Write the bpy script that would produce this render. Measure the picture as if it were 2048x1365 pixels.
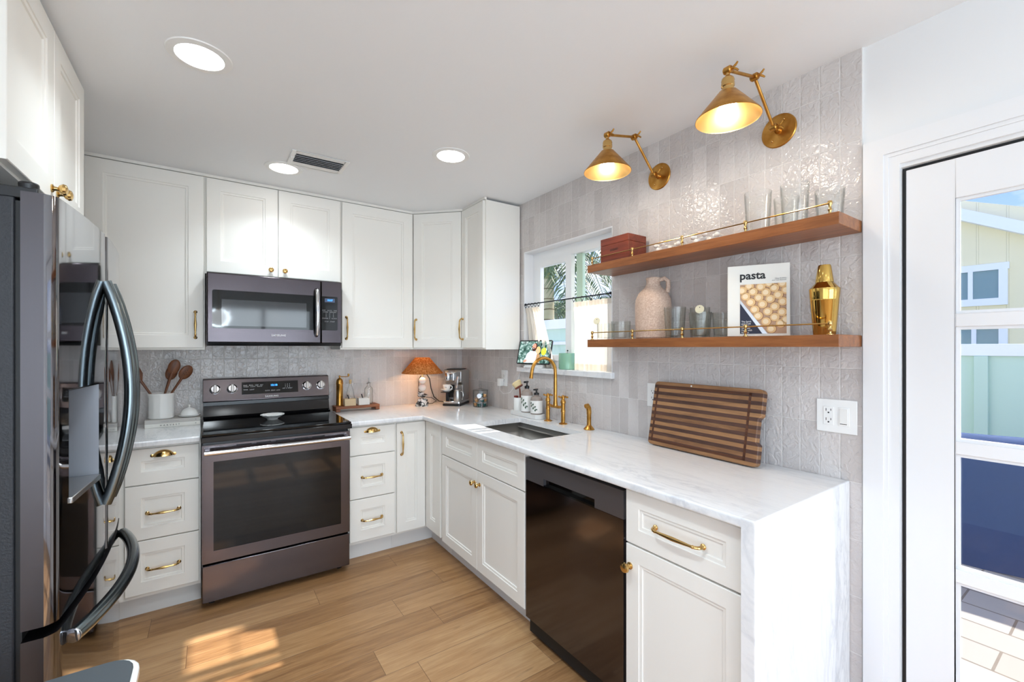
import bpy, bmesh, math, random
from mathutils import Vector, Matrix
R = math.radians
PI = math.pi
random.seed(7)
sc = bpy.context.scene
for o in list(bpy.data.objects): bpy.data.objects.remove(o)
COL = sc.collection

def S(r, g, b):
    f = lambda c: (c/255/12.92) if c/255 <= .04045 else ((c/255+.055)/1.055)**2.4
    return (f(r), f(g), f(b), 1)

# ------------------------------------------------------------------ camera
cam = bpy.data.cameras.new('camera'); camo = bpy.data.objects.new('camera', cam); COL.objects.link(camo)
camo.location = (-1.853, -3.4885, 1.382); camo.rotation_euler = (R(90), 0, R(-34.5))
cam.sensor_width = 36; cam.lens = 876.6/2048*36; cam.shift_y = 13.5/2048; cam.clip_start = .02
sc.camera = camo
sc.cycles.transparent_max_bounces = 32
sc.view_settings.view_transform = 'Standard'; sc.view_settings.look = 'None'
sc.view_settings.gamma = 1; sc.view_settings.use_curve_mapping = False
sc.view_settings.exposure = 1.03

# ------------------------------------------------------------------ node helpers
def nd(nt, t, props=None, ins=None):
    n = nt.nodes.new(t)
    for k, v in (props or {}).items(): setattr(n, k, v)
    for k, v in (ins or {}).items():
        s = n.inputs[k]
        if isinstance(v, bpy.types.NodeSocket): nt.links.new(v, s)
        else: s.default_value = v
    return n
def mt(nt, op, a, b=None, c=None):
    ins = {0: a}
    if b is not None: ins[1] = b
    if c is not None: ins[2] = c
    return nd(nt, 'ShaderNodeMath', {'operation': op}, ins).outputs[0]
def mixc(nt, f, a, b, bt='MIX'):
    n = nd(nt, 'ShaderNodeMix', {'data_type': 'RGBA', 'blend_type': bt})
    for k, v in ((0, f), (6, a), (7, b)):
        if isinstance(v, bpy.types.NodeSocket): nt.links.new(v, n.inputs[k])
        else: n.inputs[k].default_value = v
    return n.outputs[2]
def mrange(nt, v, a, b, c=0., d=1.):
    return nd(nt, 'ShaderNodeMapRange', {}, {0: v, 1: a, 2: b, 3: c, 4: d}).outputs[0]
def ramp(nt, f, stops):
    n = nd(nt, 'ShaderNodeValToRGB', {}, {0: f}); e = n.color_ramp.elements
    while len(e) < len(stops): e.new(.5)
    for i, (p, c) in enumerate(stops): e[i].position = p; e[i].color = c
    return n.outputs[0]
def coords(nt, scale=(1, 1, 1), loc=(0, 0, 0), kind='Object'):
    tc = nd(nt, 'ShaderNodeTexCoord')
    return nd(nt, 'ShaderNodeMapping', {}, {0: tc.outputs[kind], 1: loc, 3: scale}).outputs[0]
def noise(nt, vec, sc_, det=3., rough=.5, dist=0.):
    return nd(nt, 'ShaderNodeTexNoise', {}, {'Vector': vec, 'Scale': sc_, 'Detail': det, 'Roughness': rough, 'Distortion': dist}).outputs[0]
def bump(nt, h, strength=1., dist=1.):
    return nd(nt, 'ShaderNodeBump', {}, {'Strength': strength, 'Distance': dist, 'Height': h}).outputs[0]

# ------------------------------------------------------------------ world, sun, daylight
SUN = Vector((-1.043, .07, -1)).normalized()
w = bpy.data.worlds.new('sky'); sc.world = w; w.use_nodes = True
nt = w.node_tree; nt.nodes.clear()
tc = nd(nt, 'ShaderNodeTexCoord')
mp = nd(nt, 'ShaderNodeMapping', {}, {0: tc.outputs['Generated'], 3: (1, 1, 2.6)}).outputs[0]
sep = nd(nt, 'ShaderNodeSeparateXYZ', {}, {0: tc.outputs['Generated']})
nz = noise(nt, mp, 3.1, 7., .58, .25)
blue = ramp(nt, sep.outputs[2], [(0., S(196, 220, 250)), (.25, S(136, 172, 246)), (.6, S(104, 154, 240)), (1., S(80, 138, 226))])
skyc = mixc(nt, mrange(nt, nz, .47, .66), blue, (1.05, 1.06, 1.1, 1))
bg = nd(nt, 'ShaderNodeBackground', {}, {0: skyc, 1: .8})
nt.links.new(bg.outputs[0], nd(nt, 'ShaderNodeOutputWorld').inputs[0])

def lamp(name, kind, loc, energy, color=(1, 1, 1), rot=None, direction=None, parent=None, **kw):
    l = bpy.data.lights.new(name, kind); l.energy = energy; l.color = color
    for k, v in kw.items(): setattr(l, k, v)
    o = bpy.data.objects.new(name, l); COL.objects.link(o); o.location = loc
    if direction is not None: o.rotation_euler = Vector(direction).to_track_quat('-Z', 'Y').to_euler()
    if rot is not None: o.rotation_euler = rot
    if parent: o.parent = parent
    return o
lamp('sunlight', 'SUN', (6, -1, 6), 5.2, (1, .96, .9), direction=SUN, angle=R(.9))
CAN_W, REAR_W, SIDE_W, PEND_W, BULB_W, TABLE_W = 1.7, 40., 12., 168., 1.1, 2.6
# daylight entering through the wide rear window
lamp('rear_window_daylight', 'AREA', (-1.45, -6.76, 1.25), REAR_W, (.75, .90, 1.), direction=(0, 1, .06), shape='RECTANGLE', size=2.5, size_y=1.9)

# added fill light outside an invented side window, behind the camera
lamp('side_fill_light', 'AREA', (-3.16, -4.55, 1.25), SIDE_W, (.80, .92, 1.), direction=(1, .12, .04), shape='RECTANGLE', size=2.5, size_y=1.9)

# ------------------------------------------------------------------ mesh builder
class MB:
    def __init__(s): s.v = []; s.f = []; s.m = []; s.M = Matrix.Identity(4); s.mi = 0
    def at(s, loc=(0, 0, 0), rz=0., rx=0., ry=0., sc=(1, 1, 1)):
        s.M = Matrix.Translation(loc) @ Matrix.Rotation(rz, 4, 'Z') @ Matrix.Rotation(ry, 4, 'Y') @ Matrix.Rotation(rx, 4, 'X') @ Matrix.Diagonal((*sc, 1)); return s
    def mat(s, i): s.mi = i; return s
    def add(s, vs, fs):
        n = len(s.v); s.v += [tuple(s.M @ Vector(p)) for p in vs]
        for f in fs: s.f.append([i+n for i in f]); s.m.append(s.mi)
        return s
    def box(s, a, b):
        x0, y0, z0 = a; x1, y1, z1 = b
        x0, x1 = sorted((x0, x1)); y0, y1 = sorted((y0, y1)); z0, z1 = sorted((z0, z1))
        return s.add([(x0, y0, z0), (x1, y0, z0), (x1, y1, z0), (x0, y1, z0), (x0, y0, z1), (x1, y0, z1), (x1, y1, z1), (x0, y1, z1)],
                     [(0, 3, 2, 1), (4, 5, 6, 7), (0, 1, 5, 4), (1, 2, 6, 5), (2, 3, 7, 6), (3, 0, 4, 7)])
    def prism(s, poly, lo, hi, axis='z'):
        def P(a, b, c): return {'z': (a, b, c), 'y': (a, c, b), 'x': (c, a, b)}[axis]
        n = len(poly)
        return s.add([P(a, b, lo) for a, b in poly]+[P(a, b, hi) for a, b in poly],
                     [tuple(range(n))[::-1], tuple(range(n, 2*n))]+[(i, (i+1) % n, n+(i+1) % n, n+i) for i in range(n)])
    def lathe(s, prof, seg=24, o=(0, 0, 0), d=(0, 0, 1), a0=0., a1=2*PI, fn=None):
        q = Vector((0, 0, 1)).rotation_difference(Vector(d).normalized()).to_matrix()
        full = abs(a1-a0-2*PI) < 1e-6; k = seg if full else seg+1
        vs = []
        for r, z in prof:
            for i in range(k):
                a = a0+(a1-a0)*i/seg; rr = r*(fn(a, z) if fn else 1)
                vs.append(Vector(o)+q @ Vector((rr*math.cos(a), rr*math.sin(a), z)))
        fs = []
        for j in range(len(prof)-1):
            for i in range(seg):
                i2 = (i+1) % k; fs.append((j*k+i, j*k+i2, (j+1)*k+i2, (j+1)*k+i))
        return s.add(vs, fs)
    def tube(s, pts, r, seg=10, closed=False, cap=True):
        P = [Vector(p) for p in pts]; n = len(P)
        rs = list(r) if hasattr(r, '__len__') else [r]*n
        T = []
        for i in range(n):
            a = P[(i-1) % n] if (closed or i > 0) else P[i]; b = P[(i+1) % n] if (closed or i < n-1) else P[i]
            T.append((b-a).normalized())
        u = T[0].orthogonal().normalized(); vs = []
        for i in range(n):
            if i: u = (T[i-1].rotation_difference(T[i]) @ u); u = (u-T[i]*u.dot(T[i])).normalized()
            v = T[i].cross(u)
            for k in range(seg):
                a = 2*PI*k/seg; vs.append(P[i]+(u*math.cos(a)+v*math.sin(a))*rs[i])
        fs = []
        for i in range(n if closed else n-1):
            i2 = (i+1) % n
            for k in range(seg): fs.append((i*seg+k, i*seg+(k+1) % seg, i2*seg+(k+1) % seg, i2*seg+k))
        if cap and not closed: fs += [tuple(range(seg))[::-1], tuple(range((n-1)*seg, n*seg))]
        return s.add(vs, fs)
    def ball(s, c, r, seg=16, rings=10, sq=(1, 1, 1)):
        pr = [(max(1e-5, math.sin(PI*j/rings)), -math.cos(PI*j/rings)) for j in range(rings+1)]
        vs = []; fs = []
        for rr, z in pr:
            for i in range(seg):
                a = 2*PI*i/seg; vs.append((c[0]+r*sq[0]*rr*math.cos(a), c[1]+r*sq[1]*rr*math.sin(a), c[2]+r*sq[2]*z))
        for j in range(rings):
            for i in range(seg): fs.append((j*seg+i, j*seg+(i+1) % seg, (j+1)*seg+(i+1) % seg, (j+1)*seg+i))
        return s.add(vs, fs)
    def frame(s, axis, lo, hi, a0, a1, b0, b1, wa0, wa1, wb0, wb1):
        """rectangular frame without overlapping pieces; axis = thickness axis, a then b the in-plane axes"""
        for (p0, p1, q0, q1) in ((a0, a0+wa0, b0, b1), (a1-wa1, a1, b0, b1), (a0+wa0, a1-wa1, b0, b0+wb0), (a0+wa0, a1-wa1, b1-wb1, b1)):
            if axis == 'x': s.box((lo, p0, q0), (hi, p1, q1))
            else: s.box((p0, lo, q0), (p1, hi, q1))
        return s
    def grid(s, fn, nu, nv, skip=None):
        vs = [fn(i/nu, j/nv) for j in range(nv+1) for i in range(nu+1)]; fs = []
        for j in range(nv):
            for i in range(nu):
                if skip and skip(i, j): continue
                a = j*(nu+1)+i; fs.append((a, a+1, a+nu+2, a+nu+1))
        return s.add(vs, fs)
    def panel(s, x0, x1, z0, z1, yb=0., t=.02, fr=.058):
        """cabinet front in the XZ plane facing -Y with a moulded recessed panel"""
        L = [(0, yb), (0, yb-t+.002), (.002, yb-t), (fr, yb-t), (fr+.0015, yb-t+.0035), (fr+.012, yb-t+.0048), (fr+.014, yb-t+.0095)]
        vs = []; fs = [(3, 2, 1, 0)]
        for i, y in L: vs += [(x0+i, y, z0+i), (x1-i, y, z0+i), (x1-i, y, z1-i), (x0+i, y, z1-i)]
        for k in range(len(L)-1):
            for j in range(4): fs.append((k*4+j, k*4+(j+1) % 4, k*4+4+(j+1) % 4, k*4+4+j))
        e = (len(L)-1)*4; fs.append((e, e+1, e+2, e+3))
        return s.add(vs, fs)
    def obj(s, name, mats, parent=None, bev=0., smooth=35., sub=0, label=None, solid=0., fix=True):
        me = bpy.data.meshes.new(name); me.from_pydata(s.v, [], s.f)
        for m in (mats if isinstance(mats, (list, tuple)) else [mats]): me.materials.append(m)
        for p, i in zip(me.polygons, s.m): p.material_index = i
        bm = bmesh.new(); bm.from_mesh(me)
        bmesh.ops.remove_doubles(bm, verts=bm.verts, dist=1e-6)
        if fix: bmesh.ops.recalc_face_normals(bm, faces=bm.faces)
        bm.to_mesh(me); bm.free()
        if smooth:
            for p in me.polygons: p.use_smooth = True
            me.set_sharp_from_angle(angle=R(smooth))
        o = bpy.data.objects.new(name, me); COL.objects.link(o)
        if parent: o.parent = parent
        if solid: m = o.modifiers.new('thickness', 'SOLIDIFY'); m.thickness = solid; m.offset = 0
        if bev:
            m = o.modifiers.new('bevel', 'BEVEL'); m.width = bev; m.segments = 2; m.limit_method = 'ANGLE'; m.angle_limit = R(40)
        if sub: m = o.modifiers.new('subd', 'SUBSURF'); m.levels = sub; m.render_levels = sub
        if label: o['label'] = label
        return o
def tag(o, label, cat, group=None):
    o['label'] = label; o['category'] = cat
    if group: o['group'] = group
    return o
def thing(name, label, cat, loc=(0, 0, 0), rz=0., group=None):
    o = bpy.data.objects.new(name, None); COL.objects.link(o); o.empty_display_size = .05
    o.location = loc; o.rotation_euler = (0, 0, rz); return tag(o, label, cat, group)
def struct(o): o['kind'] = 'structure'; return o
def dup(root, loc, rz=None, label=None, group=None):
    def rec(o, par):
        c = o.copy(); COL.objects.link(c)
        if par is not None: c.parent = par
        for ch in list(o.children): rec(ch, c)
        return c
    r = rec(root, None); r.location = loc
    if rz is not None: r.rotation_euler = (0, 0, rz)
    if label: r['label'] = label
    if group: r['group'] = group
    return r
def text(name, body, size, m, parent, loc, align='CENTER', bold=0., rot=None, extr=.0004, spacing=1.):
    cu = bpy.data.curves.new(name, 'FONT'); cu.body = body; cu.size = size; cu.align_x = align; cu.align_y = 'CENTER'
    cu.extrude = extr; cu.offset = bold; cu.resolution_u = 3; cu.space_character = spacing
    t = bpy.data.objects.new(name, cu); COL.objects.link(t)
    dg = bpy.context.evaluated_depsgraph_get()
    me = bpy.data.meshes.new_from_object(t.evaluated_get(dg)); bpy.data.objects.remove(t)
    X = Matrix.Rotation(R(90), 4, 'X')
    me.transform(X if rot is None else rot @ X)
    me.materials.clear(); me.materials.append(m)
    o = bpy.data.objects.new(name, me); COL.objects.link(o); o.location = loc; o.parent = parent
    return o
def arc(c, r, a0, a1, n, plane='xz'):
    out = []
    for i in range(n+1):
        a = a0+(a1-a0)*i/n; u, v = r*math.cos(a), r*math.sin(a)
        out.append({'xz': (c[0]+u, c[1], c[2]+v), 'yz': (c[0], c[1]+u, c[2]+v), 'xy': (c[0]+u, c[1]+v, c[2])}[plane])
    return out
def rrect(x0, y0, x1, y1, r, n=5):
    p = []
    for cx, cy, a in ((x1-r, y1-r, 0), (x0+r, y1-r, 90), (x0+r, y0+r, 180), (x1-r, y0+r, 270)):
        for i in range(n+1): t = R(a+90*i/n); p.append((cx+r*math.cos(t), cy+r*math.sin(t)))
    return p

# ------------------------------------------------------------------ materials
def newmat(name):
    m = bpy.data.materials.new(name); m.use_nodes = True; m.node_tree.nodes.clear(); return m, m.node_tree
def P(name, color, rough=.5, metal=0., **kw):
    m, nt = newmat(name)
    b = nd(nt, 'ShaderNodeBsdfPrincipled'); b.inputs['Base Color'].default_value = color
    b.inputs['Roughness'].default_value = rough; b.inputs['Metallic'].default_value = metal
    for k, v in kw.items(): b.inputs[k.replace('_', ' ')].default_value = v
    nt.links.new(b.outputs[0], nd(nt, 'ShaderNodeOutputMaterial').inputs[0]); m['b'] = 1
    return m
def bsdf(m): return next(n for n in m.node_tree.nodes if n.type == 'BSDF_PRINCIPLED')
def link(m, key, sock): m.node_tree.links.new(sock, bsdf(m).inputs[key])
def emit(name, color, st):
    m, nt = newmat(name); e = nd(nt, 'ShaderNodeEmission', {}, {0: color, 1: st})
    nt.links.new(e.outputs[0], nd(nt, 'ShaderNodeOutputMaterial').inputs[0]); return m

M = {}
M['paint'] = P('wall_paint', S(232, 232, 232), .7)
M['ceil'] = P('ceiling_paint', S(243, 245, 247), .8)
nt = M['ceil'].node_tree; link(M['ceil'], 'Normal', bump(nt, noise(nt, coords(nt), 60, 3), .15, .002))
M['cab'] = P('cabinet_paint', S(243, 240, 233), .42)
M['toe'] = P('toe_kick_paint', S(228, 227, 224), .5)
M['trim'] = P('trim_paint', S(234, 234, 235), .35)
M['vinyl'] = P('white_vinyl', S(243, 245, 246), .35)
M['plastic'] = P('white_plastic', S(242, 242, 240), .35)
M['dark'] = P('dark_gap', S(16, 16, 17), .6)
M['blackplastic'] = P('black_plastic', S(22, 22, 24), .35)
M['ceramic'] = P('white_ceramic', S(240, 239, 235), .18)
M['brass'] = P('polished_brass', S(210, 174, 112), .18, 1.)
M['brass2'] = P('aged_brass', S(196, 142, 66), .3, 1.)
nt = M['brass2'].node_tree; link(M['brass2'], 'Base Color', ramp(nt, noise(nt, coords(nt), 22, 4), [(.3, S(170, 118, 50)), (.7, S(214, 164, 88))]))
M['gold'] = P('polished_gold', S(208, 170, 92), .1, 1.)
M['chrome'] = P('chrome', S(222, 224, 228), .1, 1.)
M['steel'] = P('brushed_steel', S(190, 188, 186), .3, 1.)
M['sink'] = P('sink_steel', S(196, 194, 190), .36, 1.)
M['handle'] = P('dark_satin_metal', S(120, 130, 134), .2, 1.)
def blackstainless(name, col, rough, ax):
    m = P(name, col, rough, 1.); nt = m.node_tree
    s_ = {'x': (2, 300, 300), 'y': (300, 2, 300), 'z': (300, 300, 2)}[ax]
    n = noise(nt, coords(nt, s_), 1., 2)
    link(m, 'Roughness', mrange(nt, n, .3, .7, rough*.92, rough*1.1)); return m
M['bss'] = blackstainless('black_stainless_range', S(104, 98, 101), .2, 'x')
M['bssm'] = blackstainless('black_stainless_microwave', S(80, 74, 77), .2, 'x')
M['bssd'] = blackstainless('black_stainless_dishwasher', S(98, 96, 104), .11, 'y')
M['bssf'] = P('black_stainless_refrigerator', S(132, 131, 134), .05, 1.)
M['bssside'] = blackstainless('black_stainless_door_edge', S(88, 84, 86), .34, 'z')
M['case'] = P('charcoal_textured_case', S(34, 36, 41), .5)
nt = M['case'].node_tree; link(M['case'], 'Normal', bump(nt, noise(nt, coords(nt), 180, 2), .5, .002))
M['blackglass'] = P('black_glass', S(8, 8, 9), .04, 0., Specular_IOR_Level=.42)
M['enamel'] = P('black_enamel', S(20, 19, 21), .14, 0., Specular_IOR_Level=.45)
M['white_ink'] = P('white_ink', S(225, 225, 225), .5)
M['grey_ink'] = P('grey_ink', S(150, 150, 152), .5)
M['black_ink'] = P('black_ink', S(24, 24, 26), .5)
M['bluelcd'] = emit('blue_display', S(60, 150, 255), 1.6)
M['lcdback'] = emit('display_backlight', S(92, 104, 130), .5)
M['rubber'] = P('black_rubber', S(20, 20, 21), .5)
M['can'] = emit('lamp_diffuser', (1, .985, .96, 1), 9.)
M['bulb'] = emit('bulb_glow', (1, .95, .86, 1), 12.)

def tile_mat(name, axis):
    m, nt = newmat(name)
    g = nd(nt, 'ShaderNodeNewGeometry'); sp = nd(nt, 'ShaderNodeSeparateXYZ', {}, {0: g.outputs['Position']})
    W, H = .0642, .1985
    if axis == 'y': u = mt(nt, 'ADD', mt(nt, 'MULTIPLY', sp.outputs[1], -1.), .0642*100-2.9265)
    else: u = mt(nt, 'ADD', sp.outputs[0], .0642*100+1.908)
    v = mt(nt, 'ADD', sp.outputs[2], H*10-1.3085)
    u = mt(nt, 'DIVIDE', u, W); v = mt(nt, 'DIVIDE', v, H)
    iu, fu, iv, fv = (mt(nt, o, x) for x in (u, v) for o in ('FLOOR', 'FRACT'))
    wn = nd(nt, 'ShaderNodeTexWhiteNoise', {'noise_dimensions': '3D'}, {0: nd(nt, 'ShaderNodeCombineXYZ', {}, {0: iu, 1: iv, 2: 3.3 if axis == 'y' else 8.1}).outputs[0]})
    rs = nd(nt, 'ShaderNodeSeparateXYZ', {}, {0: wn.outputs['Color']})
    du = mt(nt, 'MULTIPLY', mt(nt, 'MINIMUM', fu, mt(nt, 'SUBTRACT', 1., fu)), W)
    dv = mt(nt, 'MULTIPLY', mt(nt, 'MINIMUM', fv, mt(nt, 'SUBTRACT', 1., fv)), H)
    pos = g.outputs['Position']
    d = mt(nt, 'ADD', mt(nt, 'MINIMUM', du, dv), mt(nt, 'MULTIPLY', mt(nt, 'SUBTRACT', noise(nt, pos, 90., 2), .5), .0012))
    mask = mrange(nt, d, .0006, .0013)
    n1 = noise(nt, pos, 9., 4, .55); n2 = noise(nt, pos, 30., 3)
    t = mt(nt, 'ADD', mt(nt, 'MULTIPLY', wn.outputs['Value'], .62), mt(nt, 'MULTIPLY', n1, .38))
    c = ramp(nt, t, [(.12, S(196, 189, 186)), (.45, S(205, 199, 196)), (.8, S(214, 208, 205))])
    c = mixc(nt, mask, S(226, 223, 219), c)
    off = nd(nt, 'ShaderNodeVectorMath', {'operation': 'ADD'}, {0: pos, 1: wn.outputs['Color']}).outputs[0]
    h = mt(nt, 'MULTIPLY', noise(nt, off, 42., 2., .5, 1.0), .0058)
    h = mt(nt, 'ADD', h, mt(nt, 'MULTIPLY', noise(nt, off, 120., 2.), .0009))
    h = mt(nt, 'ADD', h, mt(nt, 'MULTIPLY', mrange(nt, d, 0., .003), .0011))
    for f, r, s_ in ((fu, rs.outputs[0], W), (fv, rs.outputs[1], H)):
        h = mt(nt, 'ADD', h, mt(nt, 'MULTIPLY', mt(nt, 'MULTIPLY', f, mt(nt, 'SUBTRACT', r, .5)), s_*.035))
    b = nd(nt, 'ShaderNodeBsdfPrincipled', {}, {'Base Color': c, 'Roughness': mrange(nt, mask, 0, 1, .6, .09), 'Normal': bump(nt, h, .8, 1.)})
    nt.links.new(b.outputs[0], nd(nt, 'ShaderNodeOutputMaterial').inputs[0]); return m
M['tile_y'] = tile_mat('zellige_tile_side', 'y'); M['tile_x'] = tile_mat('zellige_tile_back', 'x')

def marble():
    m = P('white_marble', S(236, 236, 237), .12); nt = m.node_tree
    g = nd(nt, 'ShaderNodeNewGeometry').outputs['Position']
    mp = nd(nt, 'ShaderNodeMapping', {}, {0: g, 2: (0, 0, R(9)), 3: (5.2, 1.05, 1.05)}).outputs[0]
    a = noise(nt, mp, 3.2, 6, .6, .9); b = noise(nt, mp, 9., 5, .6, .4)
    v1 = mrange(nt, mt(nt, 'ABSOLUTE', mt(nt, 'SUBTRACT', a, .52)), 0., .05, 1., 0.)
    v2 = mrange(nt, mt(nt, 'ABSOLUTE', mt(nt, 'SUBTRACT', b, .5)), 0., .06, 1., 0.)
    cl = mrange(nt, noise(nt, mp, 1.1, 3), .42, .7)
    f = mt(nt, 'MULTIPLY', mt(nt, 'ADD', mt(nt, 'MULTIPLY', v1, .62), mt(nt, 'MULTIPLY', v2, .28)), mt(nt, 'ADD', mt(nt, 'MULTIPLY', cl, .8), .14))
    c = mixc(nt, mt(nt, 'MULTIPLY', cl, .22), S(238, 238, 238), S(220, 222, 226))
    link(m, 'Base Color', mixc(nt, mt(nt, 'MULTIPLY', f, .6), c, S(168, 172, 182))); return m
M['marble'] = marble()

def wood(name, cols, ax='y', scale=1., rough=.4, contrast=(.3, .7)):
    m = P(name, cols[0], rough); nt = m.node_tree
    k = {'x': (1.2, 16, 16), 'y': (16, 1.2, 16), 'z': (16, 16, 1.2)}[ax]
    mp = coords(nt, tuple(v*scale for v in k))
    n = noise(nt, mp, 1.6, 5, .62, .6); f = noise(nt, mp, 9., 3)
    t = mt(nt, 'ADD', mt(nt, 'MULTIPLY', n, .72), mt(nt, 'MULTIPLY', f, .28))
    link(m, 'Base Color', ramp(nt, t, [(contrast[0], cols[0]), (contrast[1], cols[1])]))
    link(m, 'Normal', bump(nt, f, .12, .002)); return m
M['oak'] = wood('stained_oak', (S(112, 64, 30), S(170, 108, 62)), 'y', 1.4, .38)
M['mahog'] = wood('reddish_wood', (S(92, 34, 20), S(142, 66, 42)), 'y', 1., .35)
M['spoonwood'] = wood('dark_olive_wood', (S(82, 46, 26), S(140, 86, 52)), 'z', 2., .45)
M['traywood'] = wood('reclaimed_wood', (S(96, 52, 30), S(170, 104, 66)), 'x', 1.6, .55)
M['lightwood'] = wood('pale_wood', (S(196, 160, 110), S(224, 190, 140)), 'x', 2., .5)

def board_mat():
    m = P('striped_walnut_board', S(120, 80, 50), .5); nt = m.node_tree
    tcn = nd(nt, 'ShaderNodeTexCoord').outputs['Object']; sp = nd(nt, 'ShaderNodeSeparateXYZ', {}, {0: tcn})
    z = mt(nt, 'DIVIDE', mt(nt, 'ADD', sp.outputs[2], .0002), .0319)
    ib = mt(nt, 'FLOOR', z); fz = mt(nt, 'FRACT', z)
    st = mrange(nt, fz, .49, .52)
    mp = nd(nt, 'ShaderNodeMapping', {}, {0: tcn, 3: (3., 24., 24.)}).outputs[0]
    g = noise(nt, mp, 2.2, 5, .65, .5)
    wn = nd(nt, 'ShaderNodeTexWhiteNoise', {'noise_dimensions': '1D'}, {1: ib}).outputs[0]
    lt = ramp(nt, mt(nt, 'ADD', mt(nt, 'MULTIPLY', g, .75), mt(nt, 'MULTIPLY', wn, .25)), [(.3, S(116, 79, 51)), (.72, S(170, 126, 84))])
    dk = ramp(nt, g, [(.3, S(58, 36, 30)), (.7, S(98, 66, 54))])
    link(m, 'Base Color', mixc(nt, st, lt, dk)); return m
M['board'] = board_mat()

def floor_mat():
    m = P('oak_plank_floor', S(190, 150, 110), .36); nt = m.node_tree
    g = nd(nt, 'ShaderNodeNewGeometry').outputs['Position']; sp = nd(nt, 'ShaderNodeSeparateXYZ', {}, {0: g})
    W, L = .1755, 1.22
    r = mt(nt, 'DIVIDE', mt(nt, 'ADD', sp.outputs[1], .787+.1755*120), W); ir = mt(nt, 'FLOOR', r); fr = mt(nt, 'FRACT', r)
    w1 = nd(nt, 'ShaderNodeTexWhiteNoise', {'noise_dimensions': '1D'}, {1: ir}).outputs[0]
    u = mt(nt, 'ADD', mt(nt, 'DIVIDE', mt(nt, 'ADD', sp.outputs[0], 20.), L), mt(nt, 'MULTIPLY', w1, 3.7))
    iu = mt(nt, 'FLOOR', u); fu = mt(nt, 'FRACT', u)
    wn = nd(nt, 'ShaderNodeTexWhiteNoise', {'noise_dimensions': '2D'}, {0: nd(nt, 'ShaderNodeCombineXYZ', {}, {0: iu, 1: ir}).outputs[0]})
    off = nd(nt, 'ShaderNodeVectorMath', {'operation': 'MULTIPLY_ADD'}, {0: wn.outputs['Color'], 1: (9, 9, 9), 2: g}).outputs[0]
    mp = nd(nt, 'ShaderNodeMapping', {}, {0: off, 3: (1.1, 15., 1.)}).outputs[0]
    n1 = noise(nt, mp, 1.5, 6, .6, 1.1); n2 = noise(nt, mp, 10., 4, .6, .4)
    mpk = nd(nt, 'ShaderNodeMapping', {}, {0: off, 3: (2.2, 9., 1.)}).outputs[0]
    kn = mrange(nt, noise(nt, mpk, 1.9, 2.), .72, .8)
    t = mt(nt, 'ADD', mt(nt, 'ADD', mt(nt, 'MULTIPLY', n1, .48), mt(nt, 'MULTIPLY', n2, .32)), mt(nt, 'MULTIPLY', wn.outputs['Value'], .2))
    c = ramp(nt, t, [(.3, S(130, 92, 58)), (.5, S(168, 127, 85)), (.7, S(194, 156, 112))])
    c = mixc(nt, mt(nt, 'MULTIPLY', kn, .55), c, S(86, 58, 40))
    dj = mt(nt, 'MINIMUM', mt(nt, 'MULTIPLY', mt(nt, 'MINIMUM', fr, mt(nt, 'SUBTRACT', 1., fr)), W), mt(nt, 'MULTIPLY', mt(nt, 'MINIMUM', fu, mt(nt, 'SUBTRACT', 1., fu)), L))
    j = mrange(nt, dj, .0004, .0016)
    link(m, 'Base Color', mixc(nt, j, S(112, 80, 54), c))
    link(m, 'Roughness', mrange(nt, n2, .3, .7, .3, .42))
    link(m, 'Normal', bump(nt, mt(nt, 'ADD', mt(nt, 'MULTIPLY', j, .0008), mt(nt, 'MULTIPLY', n2, .0003)), .6, 1.)); return m
M['floor'] = floor_mat()

def window_glass(name, tint=(1, 1, 1, 1), pw=5., k=.9, edge=None):
    m, nt = newmat(name)
    fc = nd(nt, 'ShaderNodeLayerWeight', {}, {0: .5}).outputs[1]
    fr = mt(nt, 'ADD', .035, mt(nt, 'MULTIPLY', mt(nt, 'POWER', fc, pw), k))
    if edge: tint = mixc(nt, mt(nt, 'POWER', fc, 4.), tint, edge)
    t = nd(nt, 'ShaderNodeBsdfTransparent', {}, {0: tint}); g = nd(nt, 'ShaderNodeBsdfGlossy', {}, {'Roughness': .0})
    mx = nd(nt, 'ShaderNodeMixShader', {}, {0: fr, 1: t.outputs[0], 2: g.outputs[0]})
    nt.links.new(mx.outputs[0], nd(nt, 'ShaderNodeOutputMaterial').inputs[0]); return m
M['pane'] = window_glass('window_glass')
M['glass'] = window_glass('clear_glass', (.985, .99, .987, 1), 4., .7, (.42, .46, .44, 1))
M['ggrey'] = window_glass('smoky_glass', (.955, .962, .952, 1), 4., .65, (.34, .37, .35, 1))
M['amber'] = P('clear_soap_plastic', S(206, 190, 180), .15, 0., IOR=1.4, Transmission_Weight=.5)
def cloth(name, col, tr=.5):
    m, nt = newmat(name)
    n = noise(nt, coords(nt, (400, 400, 400)), 1., 2)
    d = nd(nt, 'ShaderNodeBsdfDiffuse', {}, {0: col, 'Normal': bump(nt, n, .3, .001)}); t = nd(nt, 'ShaderNodeBsdfTranslucent', {}, {0: col})
    mx = nd(nt, 'ShaderNodeMixShader', {}, {0: tr, 1: d.outputs[0], 2: t.outputs[0]})
    nt.links.new(mx.outputs[0], nd(nt, 'ShaderNodeOutputMaterial').inputs[0]); return m
M['curtain'] = cloth('cream_linen', S(244, 238, 228), .5)
M['rattan'] = cloth('amber_rattan', S(196, 124, 62), .35)
nt = M['rattan'].node_tree; rc_ = ramp(nt, noise(nt, coords(nt, (70, 70, 26)), 1.3, 4, .7), [(.3, S(140, 82, 38)), (.5, S(192, 128, 70)), (.72, S(232, 184, 122))])
for n_ in nt.nodes:
    if n_.type in ('BSDF_DIFFUSE', 'BSDF_TRANSLUCENT'): nt.links.new(rc_, n_.inputs[0])
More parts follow.
